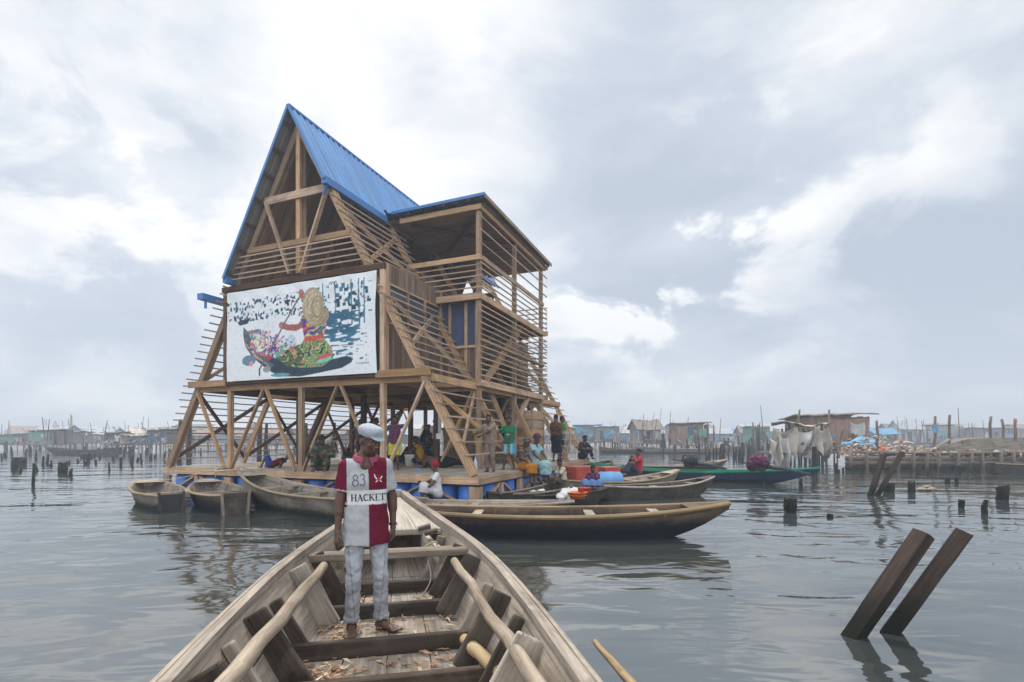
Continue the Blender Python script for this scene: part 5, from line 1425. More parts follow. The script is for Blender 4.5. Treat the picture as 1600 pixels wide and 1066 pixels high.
# --- middle bay
person(deckpt(660, 714), 55, skeleton(pel=(0, 0, .84), lean=(0, -.55, .85), head=(0, 5), hr=(-.2, -.5, .62), hl=(.2, -.45, .6)), 'person in dark green stooping beside the person in white at the back of the deck', .93, (.035, .045, .03), (.03, .03, .03), sleeve=1.4)
person(deckpt(679, 713), 165, stand(hr=(-.42, -.05, 1.05), hl=(.22, -.25, 1.1), er=(-1, 0, -.4), el=(1, .4, -.3)), 'person all in white standing with back turned at the far edge of the deck', .98, (.60, .53, .55), (.58, .50, .44), blen=1.85, sleeve=.7)
person(deckpt(655, 726), -100, sit_floor(head=(0, 15)), 'person in sleeveless yellow top sitting beside the white bucket', .95, (.50, .28, .03), (.05, .03, .03), sleeve=.2)
person(deckpt(669, 723), 40, sit_floor(head=(10, 5), pel=(0, .08, .22)), 'person in black and white print sitting between the yellow and teal shirts', .98, lambda P_: patt(P_, [(.02, .02, .02), (.05, .05, .045), (.20, .20, .18)], 48), (.03, .03, .03))
person(deckpt(680, 724), -60, sit_floor(head=(-30, 10), lean=(.12, -.25, 1)), 'person in teal shirt sitting beside the square inner post', .86, (.05, .26, .23), (.04, .04, .05))
person(deckpt(686, 731), 0, skeleton(pel=(.08, 0, .16), lean=(-1, -.1, .06), lat=(.05, -.25, -1) , head=(-30, 10), fr=(.86, -.02, .08), fl=(.84, .06, .16), kr=(.1, -1, .2), kl=(.1, -1, .2), hr=(-.12, -.30, .05), hl=(-.40, -.32, .06), er=(0, -1, 0), el=(0, -1, .2), toe_r=(1, -.4, 0), toe_l=(1, -.4, 0)), 'shirtless man in black trousers asleep on his side on the deck', .98, None, (.013, .013, .017), blen=1.9)
person(deckpt(721, 716), 20, sit_floor(head=(10, 10)), 'person in dark clothes sitting in the shade behind the net heap', .97, (.02, .02, .025), (.02, .02, .02))
person(deckpt(737, 717), -20, sit_floor(head=(-10, 5)), 'person in dark blue shirt sitting under the stairs behind the front leg', .97, (.02, .03, .06), (.02, .02, .02))
# --- right bay and edge
person(deckpt(765, 738), -14, stand(lean=(-.05, .03, 1), hr=(-.42, -.22, 1.10), hl=(-.18, -.36, 1.08), er=(-.7, .3, -.6), el=(.6, -.5, -.6), head=(10, 6), fr=(-.06, 0, .075), fl=(.12, .04, .075)), 'child in tan patterned shirt and trousers leaning on the slats', .80, lambda P_: patt(P_, [(.24, .17, .135), (.19, .135, .11), (.30, .22, .18)], 70), lambda P_: patt(P_, [(.22, .16, .13), (.17, .12, .10), (.27, .2, .16)], 70, 2), sleeve=.9, blen=1.9)
person(deckpt(747, 730), 10, stand(hr=(-.2, -.1, .85), hl=(.18, -.2, .95)), 'child in yellow shirt and print trousers half hidden behind the tan clothes', .76, (.36, .35, .03), lambda P_: patt(P_, [(.03, .035, .02), (.2, .18, .10), (.06, .06, .03)], 50))
person(deckpt(795, 734), -6, stand(lean=(.03, 0, 1), hr=(-.33, -.12, 1.02), hl=(-.10, -.24, .88), er=(-1, .3, -.4), el=(.9, .3, -.4), fr=(-.17, 0, .075), fl=(.17, .02, .075), head=(-12, 5)), 'boy in green football shirt and blue and yellow shorts at the deck edge', .79, lambda P_: np.where((np.abs(P_[:, 2] - 1.16) < .014)[:, None] & (np.abs(P_[:, 0]) < .07)[:, None], C(.5, .5, .45), np.where((P_[:, 0] > .20)[:, None] & (np.abs(P_[:, 1]) < .03)[:, None], C(.5, .45, .2), C(.012, .15, .075))), lambda P_: np.where((np.abs(np.abs(P_[:, 0]) - .10) < .028)[:, None], C(.5, .42, .08), C(.03, .28, .55)), blen=.95, sleeve=.75)
e1 = SW(-.02, 2.75, 0); e2 = SW(-.02, 4.0, 0)
person(e1 + Vector((-.10, .05, 0)), 62, sit_edge(head=(-10, 22), lean=(0, -.3, 1)), 'woman in black and cream print with orange wrapper sitting on the deck edge', .92, lambda P_: patt(P_, [(.04, .025, .02), (.30, .24, .2), (.06, .035, .03), (.03, .02, .018)], 46), (.40, .16, .025), hair='wrap', hair_col=lambda P_: patt(P_, [(.10, .06, .08), (.05, .03, .05), (.2, .16, .18)], 60), bkind='skirt', blen=1.45)
person(e2 + Vector((-.12, .05, 0)), 48, sit_edge(head=(10, 12)), 'woman in light blue dress and purple headscarf sitting on the deck edge', 1.0, (.25, .42, .46), lambda P_: patt(P_, [(.26, .44, .48), (.34, .5, .52), (.22, .38, .44)], 30), hair='wrap', hair_col=(.10, .025, .07), bkind='skirt', blen=1.7)
person(SW(.45, 7.15), 150, stand(hr=(-.2, -.12, .9), hl=(.2, -.2, .9), head=(20, 5)), 'person in brown print shirt and dark skirt standing beyond the plank closet', .95, lambda P_: patt(P_, [(.05, .03, .022), (.16, .09, .05), (.03, .02, .018)], 42), (.018, .02, .04), sleeve=.8, bkind='skirt', blen=1.3)
person(SW(.75, 8.9), 120, stand(hl=(.2, -.25, .95), head=(-20, 0)), 'person in green shirt with pale cloth over the arm near the rear frame', .96, (.05, .26, .05), (.03, .035, .05), sleeve=.6)
person(SW(.12, 9.75), 30, sit_floor(head=(20, 5)), 'person in dark clothes sitting at the far right corner of the deck', 1.0, (.022, .02, .03), (.02, .02, .025), sleeve=1.3)
person(SW(1.75, 5.25, .66), 60, stand(hr=(-.32, -.15, 1.05), er=(-1, 0, -.4), head=(0, 15), fr=(-.09, -.10, .10), fl=(.09, .12, -.08)), 'person in dark blue climbing the stair above the plank closet', 1.0, (.018, .02, .035), (.012, .015, .03), sleeve=1.3, blen=1.9)
# --- people in the canoes
def inboat(x, y, z): return px(x, y, z)
person(inboat(683, 786, .14), -75, skeleton(pel=(0, .02, .30), lean=(0, -.10, 1), fr=(-.12, -.42, .06), fl=(.12, -.42, .06), kr=(0, -.4, 1), kl=(0, -.4, 1), hr=(-.22, -.40, .56), hl=(.16, -.36, .40), er=(-.6, .2, -.6), el=(.6, .3, -.5), head=(-5, 2)), 'woman with round red headwrap and white top sitting in a canoe by the deck', .80, (.58, .57, .56), (.50, .48, .5), hair='ball', hair_col=(.26, .012, .028), sleeve=.6, bkind='skirt', blen=1.4)
person(inboat(880, 769, .10), -70, skeleton(pel=(0, .02, .30), lean=(0, -.18, 1), fr=(-.12, -.40, .06), fl=(.12, -.40, .06), kr=(0, -.4, 1), kl=(0, -.4, 1), hr=(-.18, -.46, .28), hl=(.16, -.46, .26), er=(-.6, .2, -.4), el=(.6, .3, -.4), head=(10, 8)), 'boy in cream shirt sitting in the dark canoe beside the deck edge', .82, (.50, .47, .38), (.10, .10, .08), sleeve=.7, blen=1.0)
person(inboat(927, 774, .13), -15, skeleton(pel=(0, .02, .20), lean=(0, -.16, 1), fr=(-.14, -.38, .06), fl=(.14, -.38, .06), kr=(-.3, -.4, .6), kl=(.3, -.4, .6), hr=(-.10, -.40, .32), hl=(.10, -.42, .30), er=(-.8, .2, -.3), el=(.8, .2, -.3), head=(0, 14)), 'girl in purple print top sitting at the canoe end behind the orange tub', .76, lambda P_: patt(P_, [(.10, .02, .12), (.05, .02, .10), (.25, .06, .10)], 50), (.12, .2, .4), sleeve=.5, bkind='skirt', blen=1.3)
person(inboat(996, 744, .30), -80, skeleton(pel=(0, .02, .14), lean=(0, .05, 1), fr=(-.12, -.50, .08), fl=(.12, -.50, .08), kr=(0, -.4, 1), kl=(0, -.4, 1), hr=(-.10, -.20, .66), hl=(.12, -.18, .68), er=(-.8, 0, -.6), el=(.8, 0, -.6), head=(0, 2)), 'person in red shirt with both hands raised to the face in the green canoe', .95, (.45, .015, .03), (.05, .05, .07), hair='short', sleeve=.7)
# far figures at the huts
for k, (x, y, Yd, lab, c1, c2) in enumerate([(1036, 690, 62, 'far small figure in dark clothes on the stage of the patched shack', (.03, .03, .05), (.05, .05, .06)), (1046, 690, 62, 'far small figure in orange cloth on the stage of the patched shack', (.35, .12, .06), (.06, .05, .05)),
                                            (183, 697, 52, 'far small figure in white standing before the dark tarpaulin hut', (.5, .5, .5), (.1, .1, .1))]):
    p = pxd(x, y + 5, Yd); person(p, 20 * k, stand(), lab, .95, c1, c2, res=.03)

# ------------------------------------------------------------------ things on the deck and in the canoes
mb = MB(); mb.lathe([(0, 0), (.12, 0), (.14, .30), (.148, .31), (.148, .34), (.135, .345), (.128, .30), (.11, .03), (0, .03)], 18)
root = empty('bucket', deckpt(640, 729), 0, 'white plastic bucket standing on the deck behind the sleeping man', 'bucket'); mb.build('tub', M['white_pl'], root, True)
cord('handle', [(.145, 0, .31), (.10, -.10, .22), (0, -.155, .19), (-.10, -.10, .22), (-.145, 0, .31)], .004, None, 'steel', None).parent = root
root = empty('bottle', deckpt(743, 739), 0, 'clear plastic water bottle standing at the foot of the front leg', 'bottle')
MB().lathe([(0, 0), (.045, 0), (.05, .02), (.046, .12), (.05, .2), (.048, .26), (.018, .33), (.016, .36), (0, .36)], 14).build('body', plain('water bottle', (.42, .5, .6), .15, .1, 8, spec=.6), root, True)
MB().lathe([(0, .36), (.02, .36), (.02, .385), (0, .385)], 10).build('cap', M['blue_pl'], root, True)
def heap(name, c, r, mat, label, cat, n=46, seed=1, amp=.35):
    r_ = np.random.RandomState(seed); F = Field(A3(c) - A3((r[0], r[1], .05)) * 1.35, A3(c) + A3(r) * 1.5, max(r) / 16)
    for _ in range(n):
        a = r_.rand() * 6.28; q_ = r_.rand() ** .6; p = (c[0] + math.cos(a) * r[0] * q_ * .8, c[1] + math.sin(a) * r[1] * q_ * .8, c[2] + r[2] * (1 - q_) * .7)
        F.ell(p, (r[0] * r_.uniform(.14, amp), r[1] * r_.uniform(.14, amp), r[2] * r_.uniform(.2, .4)), max(r) * .06)
    P_, F_ = F.mesh(); o = mesh_obj(name, P_, F_, M[mat]); return tag(o, label, cat)
c = deckpt(706, 721); heap('net_heap', c, (.62, .42, .34), 'net', 'tan heap of fishing net on the deck behind the sleeping man', 'net', seed=4)
c = deckpt(651, 735); heap('cloth_bundle', c, (.16, .1, .06), 'blue_pl', 'small blue cloth pillow under the sleeping man', 'cloth', n=14)
def crate(name, loc, rz, size, mat, label, cat='box'):
    root = empty(name, loc, rz, label, cat); x, y, z = size; mb = MB()
    a = .90
    ring = lambda sx, sy, zz: [(-sx, -sy, zz), (sx, -sy, zz), (sx, sy, zz), (-sx, sy, zz)]
    lv = [ring(x / 2 * a, y / 2 * a, 0), ring(x / 2, y / 2, z * .86), ring(x / 2 * 1.05, y / 2 * 1.05, z * .86), ring(x / 2 * 1.05, y / 2 * 1.05, z)]
    for i in range(3):
        for k in range(4): mb.poly([lv[i][k], lv[i][(k + 1) % 4], lv[i + 1][(k + 1) % 4], lv[i + 1][k]])
    mb.poly(lv[3]); mb.poly(lv[0][::-1]); mb.build('body', M[mat], root, bevel=.015)
    for sx in (-1, 1): MB().beam((sx * x / 2 * 1.07, -.08, z * .6), (sx * x / 2 * 1.07, .08, z * .6), .03, .035).build('handle', M[mat], root)
    return root
crate('plastic_crate', px(909, 750, .42), .55, (.80, .5, .38), 'red_box', 'larger red plastic box in the canoe beside the blue barrel')
crate('plastic_crate', px(951, 744, .42), .5, (.62, .42, .28), 'red_box', 'smaller red plastic box behind the blue barrel')
root = empty('drum', px(947, 750, .40), .3, 'light blue plastic drum lying on its side in the brown canoe', 'drum')
MB().lathe([(0, -.45), (.17, -.45), (.2, -.42), (.21, -.15), (.22, -.14), (.21, -.13), (.21, .13), (.22, .14), (.21, .15), (.2, .42), (.17, .45), (0, .45)], 20, axis='x', c=(0, 0, .02)).build('shell', M['blue_pl'], root, True)
MB().lathe([(0, .45), (.05, .45), (.05, .48), (0, .48)], 10, axis='x', c=(0, 0, .1)).build('bung', M['white_pl'], root, True)
def tubb(loc, r, h, mat, label):
    root = empty('tub', loc, 0, label, 'tub'); MB().lathe([(0, 0), (r * .8, 0), (r, h), (r * 1.08, h), (r * 1.08, h + .015), (r * .95, h + .01), (r * .75, .02), (0, .02)], 20).build('bowl', M[mat], root, True)
    MB().lathe([(r * 1.02, h * .55), (r * 1.02, h * .62), (r * .98, h * .62)], 20).build('band', M[mat], root, True)
tubb(px(902, 779, .22), .21, .13, 'orange', 'wide orange tub in the dark canoe before the girl'); tubb(px(913, 773, .28), .15, .15, 'red_box', 'red basin in the dark canoe touching the orange tub')
for k, (x, y, r) in enumerate([(883, 777, .15), (892, 772, .14), (887, 772, .13), (897, 770, .12)]):
    heap('plastic_bag', px(x, y, .24), (r * 1.2, r, r * 1.4), 'white_pl', ['leftmost white plastic bag in the dark canoe', 'tall white plastic bag in the middle of the dark canoe', 'white plastic bag at the back of the dark canoe', 'white plastic bag nearest the red basin'][k], 'bag', n=16, seed=20 + k, amp=.6)
for k, (x, y) in enumerate([(834, 774), (846, 771)]): heap('plastic_bag', px(x, y, .18), (.2, .13, .13), 'white_pl', ['flat pale bag lying in the canoe below the deck edge', 'small upright pale bag in the canoe below the deck edge'][k], 'bag', n=14, seed=40 + k, amp=.5)
def drape(name, p0, p1, drop, mat, label, folds=5, amp=.05, sag=.1, cat='cloth', nu=24, nv=14, seed=0, ragged=.2, parent=None, back=Vector((0, 1, 0))):
    p0 = Vector(p0); p1 = Vector(p1); r_ = random.Random(seed); ph = [r_.uniform(0, 6.28) for _ in range(6)]
    side = (p1 - p0).cross(Vector((0, 0, 1))).normalized()
    def fn(u_, v_):
        p = p0.lerp(p1, u_) + Vector((0, 0, -sag * math.sin(u_ * math.pi)))
        L = drop * (1 + ragged * (math.sin(u_ * 7 + ph[0]) * .5 + .5 * math.sin(u_ * 17 + ph[1])))
        return p + Vector((0, 0, -L * v_)) + side * (amp * (.3 + v_) * math.sin(u_ * folds * 6.28 + ph[2] + v_ * 1.5) + amp * .6 * math.sin(v_ * 5 + u_ * 4 + ph[3]))
    o = MB().grid(fn, nu, nv).build(name, M[mat], parent, True)
    if label: tag(o, label, cat)
    o.modifiers.new('thick', 'SOLIDIFY').thickness = .006
    return o
drape('hanging_cloth', SW(2.9, 7.4, 2.05), SW(1.7, 7.4, 2.0), .95, 'tarp_white', 'pale cloth hung from the beam at the back of the deck', 4)
drape('hanging_cloth', SW(.62, 8.75, 1.15), SW(.35, 8.75, 1.12), .85, 'tarp_white', 'long pale cloth hanging over the arm of the person in green', 3, .03)
# outboard motors
def outboard(loc, rz, label, cover=None):
    root = empty('outboard_motor', loc, rz, label, 'motor')
    F = Field((-.45, -.35, -.1), (.45, .35, .75), .022); F.ell((0, 0, .32), (.27, .19, .20), .05); F.cone((-.12, 0, .2), (.1, 0, .16), .13, .13, .06); P_, F_ = F.mesh(); mesh_obj('engine', P_, F_, M['motor'], root)
    MB().tube([(.1, 0, .22), (.7, 0, .16), (1.5, 0, -.02)], [.09, .07, .05], 10).build('shaft', M['motor'], root, True)
    MB().tube([(-.2, .05, .28), (-.65, .1, .36)], .022, 8).build('tiller', M['black'], root, True)
    if cover:
        F = Field((-.5, -.4, -.1), (.5, .4, .8), .025); F.ell((-.02, 0, .36), (.33, .25, .24), .05); F.ell((-.2, .05, .25), (.2, .2, .22), .08); F.wrinkle(.014, 22, 1); P_, F_ = F.mesh(); mesh_obj('cover', P_, F_, M['cloth'], root, col=lambda_c(P_, cover))
    else:
        for k in range(4): MB().tube([(-.2 + k * .12, -.19, .15), (-.2 + k * .12, -.24, .35), (-.18 + k * .12, -.1, .54), (-.18 + k * .12, .12, .52), (-.2 + k * .12, .22, .3)], .028, 8).build('hose', M['black'], root, True)
    return root
def lambda_c(P_, c): return patt(P_, [c, tuple(q * .6 for q in c), tuple(min(1, q * 1.5) for q in c)], 20)
outboard(px(1186, 739, .42), R(-24), 'outboard motor under a purple cloth on the green canoe', (.11, .03, .07))
outboard(px(1078, 733, .42), R(10), 'bare black outboard motor with coiled hoses on the brown canoe')
# ------------------------------------------------------------------ stakes and stumps standing in the water
def stake_mesh(kind, seed):
    r_ = random.Random(seed); mb = MB()
    if kind == 'thin':
        pts = [(r_.uniform(-.02, .02), r_.uniform(-.02, .02), z) for z in (-.5, 0, .5, 1.0)]; mb.tube(pts, [.06, .055, .05, .035], 7)
    elif kind == 'stump':
        n = 9; rings = []
        for z in (-.4, 0, .35, .7, .95):
            rings.append([(.5 * (1 + r_.uniform(-.14, .14)) * math.cos(k * 6.283 / n), .5 * (1 + r_.uniform(-.14, .14)) * math.sin(k * 6.283 / n), z + (r_.uniform(-.16, .10) if z > .9 else 0)) for k in range(n)])
        for a, b_ in zip(rings, rings[1:]):
            for k in range(n): mb.poly([a[k], a[(k + 1) % n], b_[(k + 1) % n], b_[k]], rn=(.4, .4), uvs=[(a[k][2], k * .1), (a[k][2], k * .1 + .1), (b_[k][2], k * .1 + .1), (b_[k][2], k * .1)])
        mb.poly(rings[-1])
    return mb
protos = {}
for kd in ('thin', 'stump'):
    for v in range(5): protos[(kd, v)] = stake_mesh(kd, 31 * v + len(kd))
mesh_of = {}
def stake(loc, r, h, kind='thin', tilt=0.0, label=None, group=None, cat='stake', mat='stake'):
    key = (kind, random.randrange(5), mat); nm = 'stump' if kind == 'stump' else 'stake'
    if key not in mesh_of:
        o = protos[key[:2]].build(nm, M[mat]); mesh_of[key] = o.data
    else:
        o = bpy.data.objects.new(nm, mesh_of[key]); COL.objects.link(o)
    k = r / (.05 if kind == 'thin' else .5)
    o.location = loc; o.scale = (k, k, h); o.rotation_euler = (random.uniform(-1, 1) * tilt, random.uniform(-1, 1) * tilt, random.uniform(0, 6.28))
    return tag(o, label, cat, group)
def pw(x, y, wpx): Y = CAM_H * F_PX / (y - HOR); return px(x, y), wpx / F_PX * Y / 2, Y
named = [  # x, base y, height px, width px, kind, label
    (51, 757, 33, 4, 'thin', 'tallest lone stake in the water at far left'), (111, 744, 12, 5, 'thin', 'short stake right of the mossy stump at far left'), (98, 739, 18, 13, 'stump', 'broad mossy stump in the left water near the lone tall stake'),
    (23, 732, 18, 9, 'stump', 'dark stump pair base at the far left edge of the water'), (35, 727, 13, 10, 'stump', 'squat stump beside the far left stump pair'), (135, 716, 8, 16, 'stump', 'low wide clump of stumps before the left canoe barge'),
    (1235, 801, 25, 18, 'stump', 'mossy flat-topped stump in the water right of the green canoe'), (1297, 809, 6, 9, 'stump', 'low stub barely above the water right of the mossy stump'), (1567, 781, 24, 16, 'stump', 'green mossy stump near the right edge of the water'),
    (1540, 803, 22, 8, 'thin', 'broken leaning stake below the green mossy stump at right'), (1502, 794, 14, 8, 'stump', 'short black stump left of the broken leaning stake'), (1423, 769, 17, 8, 'stump', 'taller of the twin stumps near the drifting rubbish'),
    (1428, 769, 17, 4, 'thin', 'thin stake touching the twin stump near the drifting rubbish'), (1389, 769, 16, 15, 'stump', 'mossy stump beside the farther leaning posts'), (1480, 754, 8, 7, 'stump', 'left of two tiny stubs in the right water'), (1495, 755, 9, 5, 'stump', 'right of two tiny stubs in the right water'),
    (1272, 742, 44, 9, 'thin', 'tall mossy pile standing before the tarpaulin shack'), (1252, 762, 14, 5, 'thin', 'short stake just beyond the tip of the green canoe')]
for (x, y, h, w, kd, lb) in named:
    p, r, Y = pw(x, y, w); stake(p, r, h / F_PX * Y, kd, .05, lb)
for k in range(62):
    x = random.uniform(-5, 268); y = random.choice([random.uniform(702, 712), random.uniform(706, 728), random.uniform(712, 740)])
    p, r, Y = pw(x, y, random.uniform(2.0, 4.5)); stake(p, r, random.uniform(5, 15) / F_PX * Y, 'thin' if random.random() < .88 else 'stump', .12, 'short dark stake in the water left of the school', 'stakes in the water left of the school')
for k in range(95):
    x = random.choice([random.gauss(1158, 26), random.uniform(1105, 1215), random.uniform(930, 1210)]); y = random.uniform(701, 722) if x > 1090 else random.uniform(702, 712)
    p, r, Y = pw(x, y, random.uniform(2.0, 3.6)); stake(p, r, random.uniform(8, 24) / F_PX * Y, 'thin', .10, 'thin dark stake in the water between the far huts and the right shack', 'stakes in the water right of the school')
for k in range(40):
    x = random.uniform(290, 640); y = random.uniform(700, 712)
    p, r, Y = pw(x, y, random.uniform(2.0, 3.5)); stake(p, r, random.uniform(6, 14) / F_PX * Y, 'thin', .10, 'small dark stake seen through the open deck of the school', 'stakes in the water behind the school')
for k in range(30):
    x = random.uniform(1290, 1600); y = random.uniform(736, 742)
    p, r, Y = pw(x, y, random.uniform(3, 7)); stake(p, r, random.uniform(5, 14) / F_PX * Y, random.choice(['thin', 'stump']), .15, 'rotten stub at the water edge of the rubble pier', 'stubs along the rubble pier')
for (x, w) in ((281, 6.5), (296, 6.5), (406, 7), (416, 6), (477, 7), (522, 6)):
    p, r, Y = pw(x, 723, w); stake(p, r, (723 - 657 + random.uniform(-6, 4)) / F_PX * Y, 'thin', .01, 'tall dark mooring pile standing behind the left side of the school', 'mooring piles behind the school', 'pile')

# ------------------------------------------------------------------ huts on stilts
def hut(xc, wpx, ybase, ytop, label, wall='dist_grey', roof='thatch', style='gable', patch=None, deck_px=None, depth=3.5, group=None, rz=None, stilt_n=6, cat='hut', boards=True):
    Y = CAM_H * F_PX / (ybase - HOR); c = px(xc, ybase); W = wpx / F_PX * Y; top = CAM_H + (HOR - ytop) * Y / F_PX
    r_ = random.Random(int(xc * 7 + wpx)); dk = r_.uniform(.7, 1.0) if deck_px is None else deck_px
    root = empty('stilt_hut', c, r_.uniform(-.15, .15) if rz is None else rz, label, cat, group)
    for i in range(stilt_n):
        for j in (0, 1):
            x = -W / 2 + W * i / (stilt_n - 1) + r_.uniform(-.1, .1); MB().tube([(x, j * depth, -.6), (x + r_.uniform(-.08, .08), j * depth, dk)], .055, 6).build('stilt', M['dist_wood'], root)
    MB().box((0, depth / 2 - .2, dk), (W * 1.08, depth + .8, .1)).build('stage', M['dist_wood'], root)
    wh = (top - dk) * (.62 if style == 'gable' else .92); mb = MB()
    for (a, b_) in (((-W / 2, .1), (W / 2, .1)), ((W / 2, .1), (W / 2, depth)), ((W / 2, depth), (-W / 2, depth)), ((-W / 2, depth), (-W / 2, .1))):
        L = math.hypot(b_[0] - a[0], b_[1] - a[1]); n = max(2, int(L / .35)); 
        for k in range(n):
            if r_.random() < .05: continue
            f0, f1 = k / n, (k + .97) / n; q0 = (a[0] + (b_[0] - a[0]) * f0, a[1] + (b_[1] - a[1]) * f0); q1 = (a[0] + (b_[0] - a[0]) * f1, a[1] + (b_[1] - a[1]) * f1)
            hh = dk + .05 + wh * (1 + r_.uniform(-.03, .03)); z0 = dk + .05
            mb.beam(((q0[0] + q1[0]) / 2, (q0[1] + q1[1]) / 2, z0), ((q0[0] + q1[0]) / 2, (q0[1] + q1[1]) / 2, hh), .03, L / n * .97, up=(b_[0] - a[0], b_[1] - a[1], 0))
    mb.build('wall', M[wall], root)
    dh = MB(); dx = r_.uniform(-.25, .25) * W; dh.beam((dx, .06, dk + .05), (dx, .06, dk + wh * .78), .8, .05, up=(0, 1, 0)); dh.build('door', M['boat_dark'], root)
    if W > 3:
        wx = dx + (.28 if dx < 0 else -.28) * W; MB().box((wx, .06, dk + wh * .58), (.7, .05, .55)).build('window', M['glassy'], root)
    rb = MB(); zt = dk + wh; ov = .35
    if style == 'gable':
        zr = top
        for sg in (0, 1):
            y0, y1 = (-ov, depth / 2) if sg == 0 else (depth + ov, depth / 2)
            rb.grid(lambda u_, v_: (-W / 2 - ov + (W + 2 * ov) * u_, y0 + (y1 - y0) * v_, zt - .1 + (zr - zt + .1) * v_ + r_.uniform(-.06, .06) - .12 * math.sin(u_ * 3.1)), 10, 4)
        for sx in (-1, 1): rb.poly([(sx * W / 2, .1, zt), (sx * W / 2, depth, zt), (sx * W / 2, depth / 2, zr - .05)])
    else:
        rb.grid(lambda u_, v_: (-W / 2 - ov + (W + 2 * ov) * u_, -ov + (depth + 2 * ov) * v_, zt + (top - zt + .15) * (1 - abs(v_ - .35)) + r_.uniform(-.05, .05) + .1 * (u_ - .5)), 10, 5)
    o = rb.build('roof', M[roof], root); o.modifiers.new('thick', 'SOLIDIFY').thickness = .07
    if patch:
        for (m_, u0, u1, f0, f1) in patch:
            d_ = drape('tarpaulin', (-W / 2 + W * u0, -.06, dk + wh * f1), (-W / 2 + W * u1, -.06, dk + wh * f1 * r_.uniform(.95, 1.02)), wh * (f1 - f0), m_, None, 4, .06, .08, seed=int(xc), parent=root)
    cm = ['tarp_cream', 'tarp_white', 'tarp_navy', 'tarp_blue', 'rust', 'zinc', 'tarp_green', 'brick_wall']
    for k in range(r_.randint(2, 4)):
        u0 = r_.uniform(0, .8); w0 = r_.uniform(.1, .28); f1 = r_.uniform(.5, 1.0)
        drape('cloth', (-W / 2 + W * u0, -.12 - .04 * k, dk + wh * f1), (-W / 2 + W * (u0 + w0), -.12 - .04 * k, dk + wh * f1 * r_.uniform(.85, 1.05)), wh * r_.uniform(.25, .6), r_.choice(cm), None, 1.5, .10, .15, seed=int(xc) + k, ragged=.4, parent=root, nu=8, nv=6)
    for k in range(r_.randint(2, 5)):
        x = r_.uniform(-.6, .6) * W; MB().tube([(x, -.2 + r_.uniform(0, depth), dk * .3), (x + r_.uniform(-.3, .3), -.2 + r_.uniform(0, .4), top + r_.uniform(-.6, 1.0))], [.05, .03], 5).build('prop_pole', M['dist_wood'], root)
    cl = MB()
    for k in range(40):
        p = Vector((r_.uniform(-.56, .56) * W, r_.uniform(-.45, .0), dk + .05 + r_.random() ** 2 * .5)); a = Vector((r_.uniform(-1, 1), r_.uniform(-1, 1), r_.uniform(-.5, .8))).normalized() * r_.uniform(.1, .3); b_ = Vector((r_.uniform(-1, 1), r_.uniform(-1, 1), r_.uniform(-.5, .8))).normalized() * r_.uniform(.05, .2)
        cl.beam(p - a, p + a, b_.length, .06, up=b_, mi=r_.randint(0, 3))
    cl.build('clutter', [M['rubbish'], M['dist_wood'], M['tarp_cream'], M[r_.choice(cm)]], root)
    return root
# left shore
hut(22, 52, 703, 678, 'far hut with low brown roof at the left edge of the photo', 'dist_grey', 'zinc', 'shed', [('tarp_green', .05, .6, .25, .75)])
hut(62, 36, 703.5, 672, 'far hut wrapped in a pale green tarpaulin on the left shore', 'dist_wood', 'tarp_white', 'shed', [('tarp_green', .02, .98, .02, .98)])
hut(76, 48, 699.5, 664, 'far hut with a long grey gable roof behind the green tarpaulin hut', 'zinc', 'zinc', 'gable')
hut(100, 34, 702, 675, 'far hut with a blue sheet roof right of the green tarpaulin hut', 'dist_grey', 'tarp_blue', 'shed', [('tarp_cream', .1, .55, .1, .8)])
hut(132, 34, 699, 670, 'hazy far gabled hut between the blue roof and the cluttered hut', 'zinc', 'zinc', 'gable')
hut(160, 26, 699, 668, 'hazy far pointed hut just left of the cluttered hut', 'dist_grey', 'zinc', 'gable')
hut(180, 32, 706, 676, 'hut with dark sagging cloth walls left of the pink roof sheet', 'dist_grey', 'thatch', 'shed', [('tarp_navy', .0, .45, .1, .95), ('tarp_cream', .5, .98, .2, .9)])
hut(213, 34, 706, 668, 'cluttered hut with a faded pink cloth on its roof', 'dist_wood', 'tarp_cream', 'gable', [('rust', .2, .8, .5, 1.0)])
hut(248, 42, 706, 672, 'hut draped in a dark blue tarpaulin beside the school on the left', 'dist_wood', 'tarp_navy', 'shed', [('tarp_navy', .02, .98, .05, .98)])
# behind the school
for k, (x, w, yb, yt) in enumerate([(310, 50, 701, 670), (365, 44, 700, 672), (420, 46, 701, 668), (470, 40, 700, 671), (512, 46, 701, 670), (560, 42, 700, 672), (610, 48, 701, 668), (660, 46, 700, 670), (705, 44, 701, 671), (748, 46, 700, 668), (795, 46, 701, 671), (842, 44, 700, 670), (880, 40, 700, 669)]):
    hut(x, w, yb, yt, 'hazy far hut seen through the open deck of the school', random.choice(['dist_grey', 'zinc', 'dist_wood', 'tarp_blue']), random.choice(['zinc', 'thatch', 'rust', 'tarp_blue']), random.choice(['gable', 'shed']), None, group='far huts behind the school')
